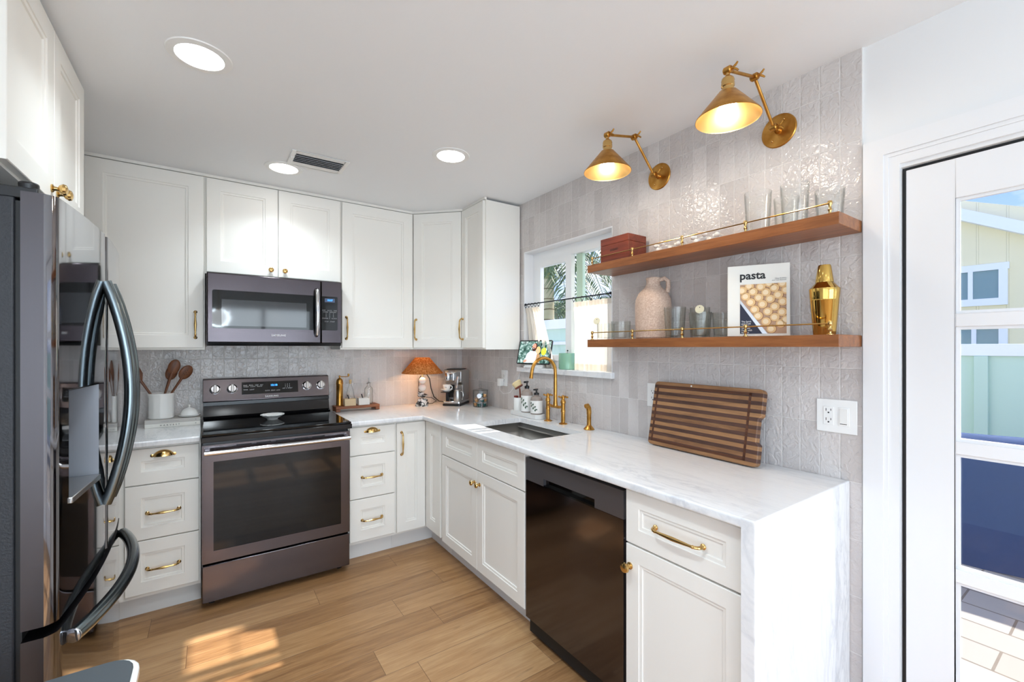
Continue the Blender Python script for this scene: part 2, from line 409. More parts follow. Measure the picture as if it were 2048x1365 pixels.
M['shadein'] = P('satin_brass_shade', S(214, 176, 112), .34, 1.)
M['stone'] = P('pale_clay', S(206, 180, 162), .85)
nt = M['stone'].node_tree; n = noise(nt, coords(nt), 150, 5, .7)
link(M['stone'], 'Base Color', ramp(nt, n, [(.3, S(186, 154, 134)), (.5, S(208, 182, 164)), (.68, S(228, 208, 192))])); link(M['stone'], 'Normal', bump(nt, n, .5, .004))
M['beigestone'] = P('beige_stone', S(206, 180, 142), .6); M['whitestone'] = P('white_stone', S(222, 216, 208), .6)
M['bwmarble'] = P('black_white_marble', S(200, 198, 196), .2)
nt = M['bwmarble'].node_tree; link(M['bwmarble'], 'Base Color', ramp(nt, noise(nt, coords(nt, (18, 18, 30)), 1., 5, .6, 2.), [(.44, S(30, 29, 30)), (.52, S(226, 224, 220))]))
M['mint'] = P('mint_candle_glass', S(150, 200, 172), .15, 0., Transmission_Weight=.25)
M['book'] = P('book_white', S(236, 234, 226), .5); M['bookgrey'] = P('book_grey', S(198, 194, 188), .6); M['page'] = P('book_pages', S(232, 228, 216), .8)
M['navy'] = P('navy_print', S(26, 30, 54), .5)
M['doughbg'] = P('floured_tray_print', S(186, 150, 122), .6); M['dough'] = P('dough_print', S(232, 192, 136), .6); M['dough2'] = P('dough_shade_print', S(158, 104, 62), .6); M['dough3'] = P('dough_highlight_print', S(246, 222, 184), .6)  # darker ring and paler disc paint round shading and a highlight into the dough
M['cream'] = P('cream_tag', S(236, 230, 200), .7)
M['green_foil'] = P('green_foil', S(20, 92, 88), .25, .6); M['gold_foil'] = P('gold_foil', S(214, 160, 104), .3, .6); M['silver_foil'] = P('silver_foil', S(214, 214, 216), .3, .4)
M['bristle'] = P('pale_bristle', S(228, 206, 158), .8); M['brushwood'] = P('brush_wood', S(128, 60, 40), .5)
M['leafprint'] = P('leaf_print', S(56, 84, 62), .6)
M['iron'] = P('black_iron', S(34, 38, 44), .4, .5)
M['lid'] = P('slate_lid', S(78, 84, 88), .4); M['binbody'] = P('bin_body', S(205, 207, 210), .3, .3)
# outdoors
M['mintfence'] = P('pale_mint_vinyl', S(196, 222, 200), .5)
M['housey'] = P('yellow_siding', S(242, 231, 194), .7)
nt = M['housey'].node_tree; sp = nd(nt, 'ShaderNodeSeparateXYZ', {}, {0: nd(nt, 'ShaderNodeNewGeometry').outputs['Position']})
fy = mt(nt, 'FRACT', mt(nt, 'DIVIDE', mt(nt, 'ADD', sp.outputs[1], 30.), .41))
link(M['housey'], 'Normal', bump(nt, mrange(nt, mt(nt, 'ABSOLUTE', mt(nt, 'SUBTRACT', fy, .5)), .03, .05, 1., 0.), .6, .02))
M['housewhite'] = P('white_exterior_trim', S(244, 246, 248), .6)
M['housepane'] = P('dim_house_pane', S(120, 150, 156), .1)
M['shingle'] = P('grey_shingle', S(150, 152, 148), .9)
nt = M['shingle'].node_tree; link(M['shingle'], 'Base Color', ramp(nt, noise(nt, coords(nt, (3, 3, 14)), 2., 3), [(.3, S(128, 130, 126)), (.7, S(172, 174, 170))]))
def paver():
    m = P('concrete_pavers', S(190, 182, 168), .9); nt = m.node_tree
    g = nd(nt, 'ShaderNodeNewGeometry').outputs['Position']
    mp = nd(nt, 'ShaderNodeMapping', {}, {0: g, 2: (0, 0, R(90)), 3: (1, 1, 1)}).outputs[0]
    br = nd(nt, 'ShaderNodeTexBrick', {'offset': .5}, {'Vector': mp, 'Color1': S(142, 137, 128), 'Color2': S(158, 153, 144), 'Mortar': S(96, 88, 78), 'Scale': 1., 'Mortar Size': .006, 'Brick Width': .44, 'Row Height': .22, 'Mortar Smooth': .2})
    n = noise(nt, g, 30., 4)
    link(m, 'Base Color', mixc(nt, mt(nt, 'MULTIPLY', n, .3), br.outputs[0], S(150, 140, 128))); return m
M['paver'] = paver()
M['cover'] = P('navy_weatherproof_cover', S(44, 68, 106), .85, Specular_IOR_Level=.1)
nt = M['cover'].node_tree; link(M['cover'], 'Normal', bump(nt, noise(nt, coords(nt, (2.2, 2.2, 1.2)), 2.2, 3), .5, .06))
M['leaf'] = P('palm_leaf', S(74, 104, 52), .5); M['leaf2'] = P('tree_leaf', S(70, 96, 58), .6)
def bark():
    m = P('palm_trunk', S(196, 184, 156), .8); nt = m.node_tree
    tcn = nd(nt, 'ShaderNodeTexCoord').outputs['Object']; sp = nd(nt, 'ShaderNodeSeparateXYZ', {}, {0: tcn})
    n = noise(nt, tcn, 6., 4)
    f = mt(nt, 'FRACT', mt(nt, 'ADD', mt(nt, 'MULTIPLY', sp.outputs[2], 5.5), mt(nt, 'MULTIPLY', n, .25)))
    ring = mrange(nt, f, .86, .92)
    lower = mixc(nt, ring, mixc(nt, n, S(176, 164, 128), S(214, 206, 180)), S(112, 96, 66))
    up = mixc(nt, noise(nt, tcn, 3., 2), S(120, 134, 72), S(164, 166, 108))
    link(m, 'Base Color', mixc(nt, mrange(nt, sp.outputs[2], 2.66, 2.7), lower, up)); return m
M['bark'] = bark()

# ================================================================== SETTING
H = 2.42; XL = -2.97; YR = -6.6
b = MB().box((XL-.1, YR-.1, -.1), (.16, .1, 0)); struct(b.obj('floor', M['floor'], smooth=0))
b = MB().box((XL-.1, YR-.1, H), (.16, .1, H+.1)); struct(b.obj('ceiling', M['ceil'], smooth=0))
b = MB().box((XL-.1, 0, 0), (.16, .1, H)); struct(b.obj('wall_back', M['tile_x'], smooth=0))
QY0, QY1 = -5.8, -3.3
b = MB().box((XL-.1, QY1, 0), (XL, 0, H)).box((XL-.1, YR, 0), (XL, QY0, H)).box((XL-.1, QY0, 0), (XL, QY1, .3)).box((XL-.1, QY0, 2.2), (XL, QY1, H)); struct(b.obj('wall_left', M['paint'], smooth=0))
b = MB().frame('x', XL-.08, XL-.02, QY0, QY1, .3, 2.2, .06, .06, .06, .06).box((XL-.08, -4.58, .36), (XL-.02, -4.52, 2.14))  # unseen side window, added to let fill light into the room
o = struct(b.obj('added_side_window', M['vinyl'], smooth=0)); MB().box((XL-.056, QY0, .3), (XL-.05, QY1, 2.2)).obj('pane', M['pane'], o)
WY0, WY1, WZ0, WZ1 = -1.785, -.944, 1.243, 2.065       # sink window opening
DY0, DY1, DZ = -3.935, -3.026, 1.972                    # glazed door opening
TX = .16
b = MB().box((0, WY1, 0), (TX, 0, H)).box((0, WY0, 0), (TX, WY1, WZ0-.035)).box((0, WY0, WZ1), (TX, WY1, H)).box((0, -2.9265, 0), (TX, WY0, H))
b.mat(1).box((.01, DY1, 0), (TX, -2.9265, H)).box((.01, DY0, DZ), (TX, DY1, H)).box((.01, YR, 0), (TX, DY0, H))
struct(b.obj('wall_right', [M['tile_y'], M['paint']], smooth=0))
# rear wall with wide window
RX0, RX1, RZ0, RZ1 = -2.75, -.2, .25, 2.15
b = MB().box((XL, YR-.1, 0), (RX0, YR, H)).box((RX1, YR-.1, 0), (.01, YR, H)).box((RX0, YR-.1, 0), (RX1, YR, RZ0)).box((RX0, YR-.1, RZ1), (RX1, YR, H))
struct(b.obj('wall_rear', M['paint'], smooth=0))
b = MB()
b.frame('y', YR-.08, YR-.02, RX0, RX1, RZ0, RZ1, .06, .06, .06, .06)
for x in (RX0+.81, RX0+1.67): b.box((x, YR-.08, RZ0+.06), (x+.06, YR-.02, RZ1-.06))
o = struct(b.obj('window_2', M['vinyl'], smooth=0))
MB().box((RX0, YR-.056, RZ0), (RX1, YR-.05, RZ1)).obj('pane', M['pane'], o)

# sink window
win = bpy.data.objects.new('window_1', None); COL.objects.link(win); struct(win); win.location = (0, 0, 0)
b = MB().box((0.0, WY0, WZ1-.008), (.16, WY1, WZ1)).box((0, WY1-.006, WZ0), (.16, WY1, WZ1-.008)).box((0, WY0, WZ0), (.16, WY0+.006, WZ1-.008)); b.obj('reveal', M['trim'], win, smooth=0)
FX0, FX1 = .075, .135
b = MB()
b.frame('x', FX0, FX1, WY0+.006, WY1-.006, WZ0, WZ1-.008, .026, .046, .05, .068)
b.obj('frame', M['vinyl'], win, smooth=0)
b = MB()
SY0, SY1 = -1.372, -.994
b.frame('x', .066, .098, SY0, SY1, WZ0+.051, WZ1-.077, .055, .055, .04, .038)
b.obj('sliding_sash', M['vinyl'], win, smooth=0)
MB().box((.080, SY0+.06, WZ0+.06), (.084, SY1-.05, WZ1-.1)).obj('pane', M['pane'], win, smooth=0)
b = MB().box((.100, -1.44, WZ0+.051), (.125, -1.385, WZ1-.077)); b.obj('fixed_sash', M['mintfence'], win, smooth=0)
MB().box((.112, WY0+.02, WZ0+.05), (.116, -1.385, WZ1-.07)).obj('pane', M['pane'], win, smooth=0)
b = MB().box((-.026, -1.80, WZ0-.034), (.14, -.888, WZ0)); sill = b.obj('trim_1', M['marble'], bev=.003); struct(sill)

# glazed door
door = bpy.data.objects.new('door_1', None); COL.objects.link(door); struct(door)
LX0, LX1 = .016, .058
dy0, dy1, dz0, dz1 = DY0+.012, DY1-.012, .008, DZ-.012
PY0, PY1 = dy0+.12, -3.153
rows = [(1.486, 1.838), (1.097, 1.446), (.708, 1.058), (.318, .668)]
b = MB().box((LX0, PY1, dz0), (LX1, dy1, dz1)).box((LX0, dy0, dz0), (LX1, PY0, dz1))
zz = [dz1]+[z for r_ in rows for z in (r_[1], r_[0])]+[dz0]
for i in range(0, len(zz), 2): b.box((LX0, PY0, zz[i+1]), (LX1, PY1, zz[i]))
b.obj('door_leaf', M['trim'], door, bev=.002)
b = MB()
for z0, z1 in rows:
    b.frame('x', LX0+.008, LX0+.020, PY0, PY1, z0, z1, .009, .009, .009, .009)
b.obj('glazing_bead', M['trim'], door, smooth=0)
for z0, z1 in rows: MB().box((LX0+.02, PY0-.003, z0-.003), (LX0+.025, PY1+.003, z1+.003)).obj('pane', M['pane'], door, smooth=0)
b = MB().box((LX0+.012, dy1, 0), (LX1, DY1-.001, dz1)).box((LX0+.012, DY0+.013, dz1), (LX1, DY1-.001, DZ-.001)); b.obj('weatherstrip', M['rubber'], door, smooth=0)
MB().tube(arc((LX0-.05, dy0+.06, 1.0), .0, 0, 1, 1)+[(LX0-.05, dy0+.18, 1.0)], .009).tube([(LX0, dy0+.06, 1.0), (LX0-.05, dy0+.06, 1.0)], .012).obj('handle', M['brass'], door)
b = MB(); CW = .095; top = DZ+CW+.012
for d0, d1, xx in ((0, .055, .020), (.055, .067, .014), (.067, .095, .010)):
    b.box((-xx+.01, DY1+CW-d1, 0), (.01, DY1+CW-d0, top-d1)); b.box((-xx+.01, DY0-CW+d0, 0), (.01, DY0-CW+d1, top-d1)); b.box((-xx+.01, DY0-CW+d0, top-d1), (.01, DY1+CW-d0, top-d0))
struct(b.obj('trim_2', M['trim'], smooth=0))
b = MB().box((-.012, DY0-CW-2.4, 0), (.01, DY0-CW-.004, .11)); struct(b.obj('baseboard_right', M['trim'], smooth=0))

# ================================================================== CABINETS
def pull(L=.13):
    b = MB(); h = L/2; pr = .03
    for s in (-1, 1):
        b.lathe([(0, .0), (.0095, .0), (.0095, .003), (.006, .006), (.0055, .014)], 12, (s*h, 0, 0), (0, -1, 0))
        b.ball((s*(h-.018), -pr+.001, 0), .0062, 10, 6, (.6, 1, 1))
    pts = []; rs = []
    half = [(0, -.012, .0055), (.003, -.021, .0055), (.011, -.0275, .0052), (.02, -pr, .0048), (.03, -pr-.0005, .0042), (.042, -pr-.001, .0052), (h, -pr-.002, .0072)]
    for x, y, r in half: pts.append((-h+x, y, 0)); rs.append(r)
    for x, y, r in half[-2::-1]: pts.append((h-x, y, 0)); rs.append(r)
    b.tube(pts, rs, 10); return b
def cup():
    b = MB(); a, d, h = .042, .026, .032
    for k in (1., .9): b.grid(lambda u, w: (a*k*math.cos(PI*u), -d*k*math.sin(PI*u)*math.cos(w*PI/2), h*k*math.sin(PI*u)*math.sin(w*PI/2)), 18, 8)
    b.grid(lambda u, w: ((.9+.1*w)*a*math.cos(PI*u), -(.9+.1*w)*d*math.sin(PI*u), 0), 18, 1)
    b.box((-.05, -.003, .004), (.05, 0, .012)); b.lathe([(0, 0), (.008, 0), (.008, .004), (0, .005)], 10, (-.045, 0, .006), (0, -1, 0)).lathe([(0, 0), (.008, 0), (.008, .004), (0, .005)], 10, (.045, 0, .006), (0, -1, 0))
    return b
def knob(k=1.):
    return MB().lathe([(.0, 0), (.011*k, 0), (.011*k, .003*k), (.006*k, .006*k), (.005*k, .013*k), (.0115*k, .017*k), (.0155*k, .024*k), (.0135*k, .030*k), (.006*k, .033*k), (0, .0335*k)], 18, (0, 0, 0), (0, -1, 0))
HM = {}
def hw(kind, parent, x, z):
    key = kind
    if key not in HM:
        bb = {'h': lambda: pull(.128), 'v': lambda: pull(.15), 'H': lambda: pull(.175), 'cup': cup, 'knob': knob, 'Knob': lambda: knob(1.15)}[kind]()
        o = bb.obj({'h': 'handle', 'v': 'handle', 'H': 'handle', 'cup': 'cup_pull'}.get(kind, 'knob'), M['brass'], parent, fix=(kind != 'cup'))
        HM[key] = o.data
    else:
        o = bpy.data.objects.new({'h': 'handle', 'v': 'handle', 'H': 'handle', 'cup': 'cup_pull'}.get(kind, 'knob'), HM[key]); COL.objects.link(o); o.parent = parent
    o.location = (x, -.02, z)
    if kind == 'v': o.rotation_euler = (0, R(90), 0)
    return o
def cabinet(name, label, loc, rz, x0, x1, d, z0, z1, fronts, toe=True, poly=None, cat='cabinet', open_top=None):
    t = thing(name, label, cat, loc, rz)
    b = MB()
    zb = .114 if toe else z0
    if poly: b.prism(poly, zb, z1)
    elif open_top:
        b.box((x0, 0, zb), (x1, d, open_top)).box((x0, 0, open_top), (x1, .02, z1)).box((x0, .02, open_top), (x0+.018, d, z1)).box((x1-.018, .02, open_top), (x1, d, z1))
    else: b.box((x0, 0, zb), (x1, d, z1))
    b.obj('carcass', M['cab'], t, smooth=0)
    if toe: MB().box((x0, .064, 0), (x1, .08, .114)).obj('toe_kick', M['toe'], t, smooth=0)
    for kind, a, c, za, zc, fr, h in fronts:
        f = MB().panel(a, c, za, zc, -.0005, .02, fr).obj(kind, M['cab'], t)
        if h: hw(h[0], f, h[1], h[2])
    return t
# --- base run on the back wall (carcass face y=-.59)
BF = -.59; Z1 = .883
dz = [(.69, .869), (.41, .684), (.136, .404)]
cabinet('base_cabinet', 'white three-drawer base cabinet left of the range beside the refrigerator', (-2.235, BF, 0), 0, 0, .338, .58, 0, Z1,
        [('drawer', .030, .330, *dz[0], .062, ('cup', .181, .826)), ('drawer', .030, .330, *dz[1], .062, ('h', .181, .543)), ('drawer', .030, .330, *dz[2], .062, ('h', .181, .262))])
cabinet('base_cabinet', 'plain white corner base cabinet half hidden behind the refrigerator doors', (XL, BF, 0), 0, .003, -2.2355-XL, .58, 0, Z1, [('door', .25, -2.2355-XL-.004, .122, .869, .055, None)])
cabinet('base_cabinet', 'narrow white three-drawer base cabinet right of the range', (-1.131, BF, 0), 0, 0, .305, .58, 0, Z1,
        [('drawer', .006, .299, *dz[0], .068, ('cup', .147, .832)), ('drawer', .006, .299, *dz[1], .068, ('h', .147, .545)), ('drawer', .006, .299, *dz[2], .068, ('h', .147, .268))])
# --- L-shaped corner base cabinet
t = thing('corner_base_cabinet', 'white inside-corner base cabinet with two narrow panelled doors meeting under the marble', 'cabinet', (-.8255, BF, 0))
xo = .8255
MB().prism([(0, 0), (xo-.59, 0), (xo-.59, -.262), (xo-.01, -.262), (xo-.01, .58), (0, .58)], .114, Z1).obj('carcass', M['cab'], t, smooth=0)
MB().prism([(0, .063), (xo-.527, .063), (xo-.527, -.262), (xo-.51, -.262), (xo-.51, .079), (0, .079)], 0, .114).obj('toe_kick', M['toe'], t, smooth=0)
f = MB().panel(.008, xo-.612, .130, .869, -.0005, .02, .062).obj('door', M['cab'], t); hw('v', f, .040, .732)
f = MB().panel(.021, .256, .130, .869, -.0005, .02, .078).obj('door', M['cab'], t); f.location = (xo-.59, 0, 0); f.rotation_euler = (0, 0, R(-90))
# --- right wall run: local x -> -y
RF = -.59
cabinet('sink_base_cabinet', 'white double-door cabinet under the sink with two false drawer fronts', (RF, -.853, 0), R(-90), 0, .938, .58, 0, Z1,
        [('false_front', .022, .476, *dz[0], .058, None), ('false_front', .478, .933, *dz[0], .058, None),
         ('door', .022, .476, .122, .684, .058, ('knob', .449, .613)), ('door', .479, .933, .122, .684, .058, ('knob', .507, .613))], open_top=.64)
cabinet('base_cabinet', 'white base cabinet with one wide drawer over a door, between dishwasher and marble end', (RF, -2.408, 0), R(-90), 0, .439, .58, 0, Z1,
        [('drawer', .003, .434, .681, .869, .056, ('H', .219, .772)), ('door', .003, .434, .122, .674, .056, ('Knob', .022, .598))])
# --- wall cabinets
UF = -.295; U0 = 1.37; U1 = 2.402
ud = lambda a, c, fr, h: ('door', a, c, U0+.012, U1-.006, fr, h)
cabinet('wall_cabinet', 'tall white single-door wall cabinet left of the microwave', (-2.43, UF, 0), 0, 0, .548, .285, U0, U1, [ud(.028, .541, .072, ('v', .503, 1.517))], False)
cabinet('wall_cabinet', 'plain white wall cabinet behind the over-refrigerator cupboard', (XL, UF, 0), 0, 0, -2.431-XL, .285, U0, U1, [ud(.005, -2.431-XL-.003, .072, None)], False)
cabinet('wall_cabinet', 'short white two-door wall cabinet above the microwave', (-1.881, UF, 0), 0, 0, .77, .285, 1.827, U1,
        [('door', .007, .383, 1.836, U1-.006, .07, ('knob', .344, 1.876)), ('door', .387, .767, 1.836, U1-.006, .07, ('knob', .423, 1.876))], False)
cabinet('wall_cabinet', 'tall white wall cabinet right of the microwave', (-1.110, UF, 0), 0, 0, .532, .285, U0, U1, [ud(.008, .522, .072, ('v', .036, 1.52))], False)
r2 = math.sqrt(.5); dl = .283*math.sqrt(2)
cabinet('corner_wall_cabinet', 'white diagonal corner wall cabinet', (-.5775, UF, 0), R(-45), 0, dl, .2, U0, U1, [ud(.012, dl-.012, .068, ('v', .035, 1.52))], False,
        poly=[(0, 0), (dl, 0), (dl+.285*r2, .285*r2), (dl/2, dl/2+.285*2*r2), (-.285*r2, .285*r2)])
cabinet('wall_cabinet', 'narrow white wall cabinet between the diagonal corner and the sink window', (UF, -.5795, 0), R(-90), 0, .327, .285, U0, U1, [ud(.005, .318, .062, ('v', .032, 1.52))], False)
cabinet('over_refrigerator_cabinet', 'white two-door cupboard above the refrigerator', (-2.286, -1.905, 0), R(90), 0, .808, .675, 1.838, U1+.008,
        [('door', .006, .401, 1.846, U1, .07, ('Knob', .372, 1.884)), ('door', .405, .802, 1.846, U1, .07, ('Knob', .434, 1.884))], False)
# scribe moulding between wall cabinets and ceiling
b = MB(); q = [(XL, UF-.012), (-.582, UF-.012), (-.307, -.585), (-.307, -.9065), (-.29, -.9065), (-.29, -.58), (-.575, UF+.005), (XL, UF+.005)]
b.prism(q, U1+.001, H-.0005); struct(b.obj('trim_4', M['cab'], smooth=0))

# ================================================================== COUNTERTOPS
def ctop(b, poly): return b.prism(poly, .884, .914)
b = MB(); ctop(b, [(XL+.002, -.65), (-1.899, -.65), (-1.899, -.002), (XL+.002, -.002)])
tag(b.obj('countertop', M['marble'], bev=.006), 'white marble countertop left of the range', 'countertop')
SX0, SX1, SYA, SYB = -.515, -.150, -1.715, -1.105
t = thing('countertop', 'L-shaped white marble countertop with a waterfall end on the right', 'countertop', (0, 0, 0))
b = MB(); xs = [-1.129, -.65, SX0, SX1, -.002]; ys = [-2.851, SYA, SYB, -.65, -.002]
inside = lambda i, j: 0 <= i < 4 and 0 <= j < 4 and (i > 0 or j == 3) and not (i == 2 and j == 1)
for i in range(4):
    for j in range(4):
        if not inside(i, j): continue
        x0, x1, y0, y1 = xs[i], xs[i+1], ys[j], ys[j+1]
        for z in (.884, .914): b.add([(x0, y0, z), (x1, y0, z), (x1, y1, z), (x0, y1, z)], [(0, 1, 2, 3)])
        for (ii, jj, p, q) in ((i-1, j, (x0, y0), (x0, y1)), (i+1, j, (x1, y0), (x1, y1)), (i, j-1, (x0, y0), (x1, y0)), (i, j+1, (x0, y1), (x1, y1))):
            if not inside(ii, jj): b.add([(*p, .884), (*q, .884), (*q, .914), (*p, .914)], [(0, 1, 2, 3)])
o = b.obj('top', M['marble'], t)
bm = bmesh.new(); bm.from_mesh(o.data)
es = [e for e in bm.edges if (all(abs(v.co.x+.65) < 1e-4 and v.co.y < -.649 for v in e.verts) or all(abs(v.co.y+.65) < 1e-4 and v.co.x < -.649 for v in e.verts)) and abs(e.verts[0].co.z-e.verts[1].co.z) < 1e-4]
bmesh.ops.bevel(bm, geom=es, offset=.007, segments=4, affect='EDGES', profile=.5); bm.to_mesh(o.data); bm.free()
for p_ in o.data.polygons: p_.use_smooth = True
o.data.set_sharp_from_angle(angle=R(30))
o = MB().box((-.65, -2.891, .0), (-.002, -2.851, .914)).obj('waterfall_end', M['marble'], t, smooth=0)
bm = bmesh.new(); bm.from_mesh(o.data)
es = [e for e in bm.edges if all(v.co.y < -2.88 and v.co.z > .9 for v in e.verts) or all(v.co.x < -.64 and v.co.z > .9 for v in e.verts) or all(v.co.x < -.64 and v.co.y < -2.88 for v in e.verts)]
bmesh.ops.bevel(bm, geom=es, offset=.005, segments=3, affect='EDGES', profile=.5); bm.to_mesh(o.data); bm.free()

# sink
t = thing('sink', 'undermount stainless steel sink with a stepped ledge set in the marble counter', 'sink', (0, 0, 0))
b = MB(); zt, zb = .883, .66
x0, x1, y0, y1 = SX0-.012, SX1+.012, SYA-.012, SYB+.012
b.add([(x0, y0, zt), (x1, y0, zt), (x1, y1, zt), (x0, y1, zt), (x0, y0, zb), (x1, y0, zb), (x1, y1, zb), (x0, y1, zb)], [(0, 1, 5, 4), (1, 2, 6, 5), (2, 3, 7, 6), (3, 0, 4, 7), (4, 5, 6, 7)])
b.obj('basin', M['sink'], t, solid=.003, smooth=20)
MB().box((x1-.022, y0+.003, zt-.03), (x1-.003, y1-.003, zt-.022)).obj('ledge', M['steel'], t)
MB().box((x0+.003, y0+.003, zt-.03), (x0+.018, y1-.003, zt-.022)).obj('ledge', M['steel'], t)
MB().lathe([(.0, .002), (.02, .002), (.045, .006), (.045, .0)], 20, ((x0+x1)/2, (y0+y1)/2, zb)).obj('drain', M['chrome'], t)

# ================================================================== RANGE
t = thing('range', 'black stainless electric range with a glass oven door and back control panel', 'range', (-1.518, 0, 0))
hw_ = .374
b = MB().box((-hw_, -.64, .035), (hw_, -.02, .90)); b.obj('body', M['enamel'], t, bev=.003)
for x in (-.33, .33):
    for y in (-.6, -.08): MB().lathe([(.0, 0), (.016, 0), (.016, .035), (0, .035)], 10, (x, y, 0)).obj('foot', M['rubber'], t)
b = MB().box((-hw_, -.722, .918), (hw_, -.12, .930)); b.mat(1).box((-hw_-.003, -.728, .889), (hw_+.003, -.640, .9175)).box((-hw_, -.64, .9), (hw_, -.12, .9175)); b.obj('cooktop', [M['blackglass'], M['enamel']], t, bev=.003)
for x, y, r in ((-.19, -.53, .105), (.19, -.53, .085), (-.19, -.26, .08), (.19, -.26, .1)):
    MB().lathe([(r, .9302), (r+.0012, .9302), (r+.0012, .9303), (r, .9303), (r, .9302)], 48, (x, y, 0)).obj('burner_ring', P('burner_mark', S(52, 52, 54), .2) if 'burner_mark' not in bpy.data.materials else bpy.data.materials['burner_mark'], t)
# riser behind the cooktop and control panel
pr = [(-.145, .930), (-.15, .936), (-.118, .945), (-.104, .985), (-.098, 1.008), (-.108, 1.012), (-.108, 1.034), (-.098, 1.038), (-.064, 1.176), (-.056, 1.180), (-.02, 1.180), (-.02, .90), (-.145, .90)]
b = MB().prism(pr[:5]+[(-.02, 1.008), (-.02, .90), (-.145, .90)], -hw_, hw_, 'x'); b.obj('riser', M['enamel'], t)
MB().prism([(-.098, 1.009), (-.108, 1.012), (-.108, 1.033), (-.02, 1.033), (-.02, 1.009)], -hw_, hw_, 'x').obj('lower_band', M['enamel'], t)
b = MB().prism([(-.102, 1.034), (-.104, 1.038), (-.068, 1.176), (-.058, 1.181), (-.02, 1.181), (-.02, 1.034)], -hw_-.003, hw_+.003, 'x'); cp = b.obj('control_panel', M['bss'], t, bev=.003)
tilt = math.atan2(.036, .138)
def onp(x, z): return (x, -.104+(z-1.038)*math.tan(tilt)-.0015, z)
Rt = Matrix.Rotation(-tilt, 4, 'X')
for x in (-.312, -.219, .228, .321):
    k = MB().lathe([(0, 0), (.030, 0), (.030, .006), (.025, .008), (.024, .02), (.021, .024), (0, .024)], 24, (0, 0, 0), (0, -1, 0)).obj('knob', M['chrome'], t)
    k.location = onp(x, 1.112); k.rotation_euler = (-tilt, 0, 0)
    MB().box((-.0085, -.036, -.026), (.0085, -.02, .026)).obj('grip', M['steel'], k, bev=.003)
dsp = MB().box((-.166, -.002, -.041), (.172, 0, .041)).obj('display', M['blackglass'], t); dsp.location = onp(.0, 1.112); dsp.rotation_euler = (-tilt, 0, 0)
text('clock_digits', '10:18', .019, M['bluelcd'], dsp, (.022, -.0025, .014), bold=.0003)
kp = MB()
text('key_lettering', '1   2   3\n4   5   6\n7   8   9\nOFF  0  START', .0098, M['white_ink'], dsp, (.105, -.0025, .003))
text('mode_lettering', 'BAKE   BROIL   KEEP   SELF\nWARM   CLEAN   PROOF\n \nTIMER   LIGHT', .0098, M['white_ink'], dsp, (-.157, -.0025, .004), 'LEFT')
text('function_lettering', 'CLOCK   DELAY   LOCK', .0085, M['white_ink'], dsp, (.014, -.0025, -.022))
lt = text('brand_lettering', 'SAMSUNG', .0165, M['white_ink'], cp, (0, 0, 0), bold=.0004, spacing=1.1); lt.location = onp(.008, 1.053); lt.rotation_euler = (-tilt, 0, 0)
# oven door
b = MB(); zd0, zd1 = .243, .866; gx, gz0, gz1 = .323, .304, .777
for (xa, xb, za, zb_) in ((-hw_, -gx, zd0, zd1), (gx, hw_, zd0, zd1), (-gx, gx, zd0, gz0), (-gx, gx, gz1, zd1)): b.box((xa, -.680, za), (xb, -.642, zb_))
od = b.obj('oven_door', M['bss'], t, smooth=0)
MB().box((-gx, -.677, gz0), (gx, -.645, gz1)).obj('door_glass', M['blackglass'], od, smooth=0)
b = MB().tube([(-.362, -.735, .835), (.365, -.735, .835)], .0125, 16)
for s in (-.35, .353): b.box((s-.01, -.735, .825), (s+.01, -.68, .842))
b.obj('handle', M['chrome'], od)
b = MB()
for i in range(5): b.box((-.22+i*.095, -.6815, .850), (-.15+i*.095, -.679, .856))
b.obj('vent_slot', M['dark'], od, smooth=0)
b = MB().box((-hw_, -.680, .036), (hw_, -.642, .231)); b.obj('storage_drawer', M['bss'], t, bev=.004)
# spoon rest on the cooktop
b = MB()
b.lathe([(0, .006), (.035, .006), (.04, .009), (.062, .026), (.066, .027), (.066, .031), (.060, .030), (.036, .013), (0, .011)], 48, (0, 0, 0), fn=lambda a, z: 1+(.05*math.sin(a*14) if z > .02 else 0))
b.lathe([(0, 0), (.03, 0), (.034, .007), (0, .007)], 24)
o = b.obj('spoon_rest', M['ceramic']); o.location = (-1.53, -.335, .9304); tag(o, 'small white scalloped spoon rest on the black cooktop', 'spoon rest')

# ================================================================== MICROWAVE
t = thing('microwave', 'black stainless over-range microwave under the short wall cabinet', 'microwave', (-1.4985, 0, 0))
x0, x1 = -.374, .374
MB().box((x0, -.372, 1.394), (x1, -.003, 1.8265)).obj('body', M['enamel'], t, bev=.003)
sx = .243
d_ = MB().box((x0, -.402, 1.412), (sx, -.373, 1.822)).obj('door', M['bssm'], t, bev=.006)
MB().prism(rrect(x0+.026, 1.497, .215, 1.722, .012), -.4035, -.400, 'y').obj('door_glass', M['blackglass'], d_)
MB().box((x0+.072, -.4040, 1.512), (.155, -.4030, 1.668)).obj('window_screen', P('microwave_window', S(40, 41, 44), .06, 0., Specular_IOR_Level=.7), d_, smooth=0)
MB().tube([(.214, -.404, 1.762), (.214, -.428, 1.755), (.214, -.440, 1.70), (.214, -.445, 1.61), (.214, -.440, 1.52), (.214, -.428, 1.468), (.214, -.404, 1.460)], [.010, .0125, .0135, .014, .0135, .0125, .010], 14).obj('handle', M['chrome'], d_)
text('brand_lettering', 'SAMSUNG', .0165, M['white_ink'], d_, (-.004, -.4025, 1.459), bold=.0004, spacing=1.1)
cpn = MB().box((sx+.003, -.400, 1.412), (x1, -.373, 1.822)).obj('control_panel', M['bssm'], t, bev=.004)
MB().prism(rrect(sx-.004+.007, 1.497, .347, 1.722, .008), -.4015, -.399, 'y').obj('keypad', M['blackglass'], cpn)
MB().box((.266, -.4022, 1.684), (.329, -.4014, 1.709)).obj('display', M['lcdback'], cpn, smooth=0)
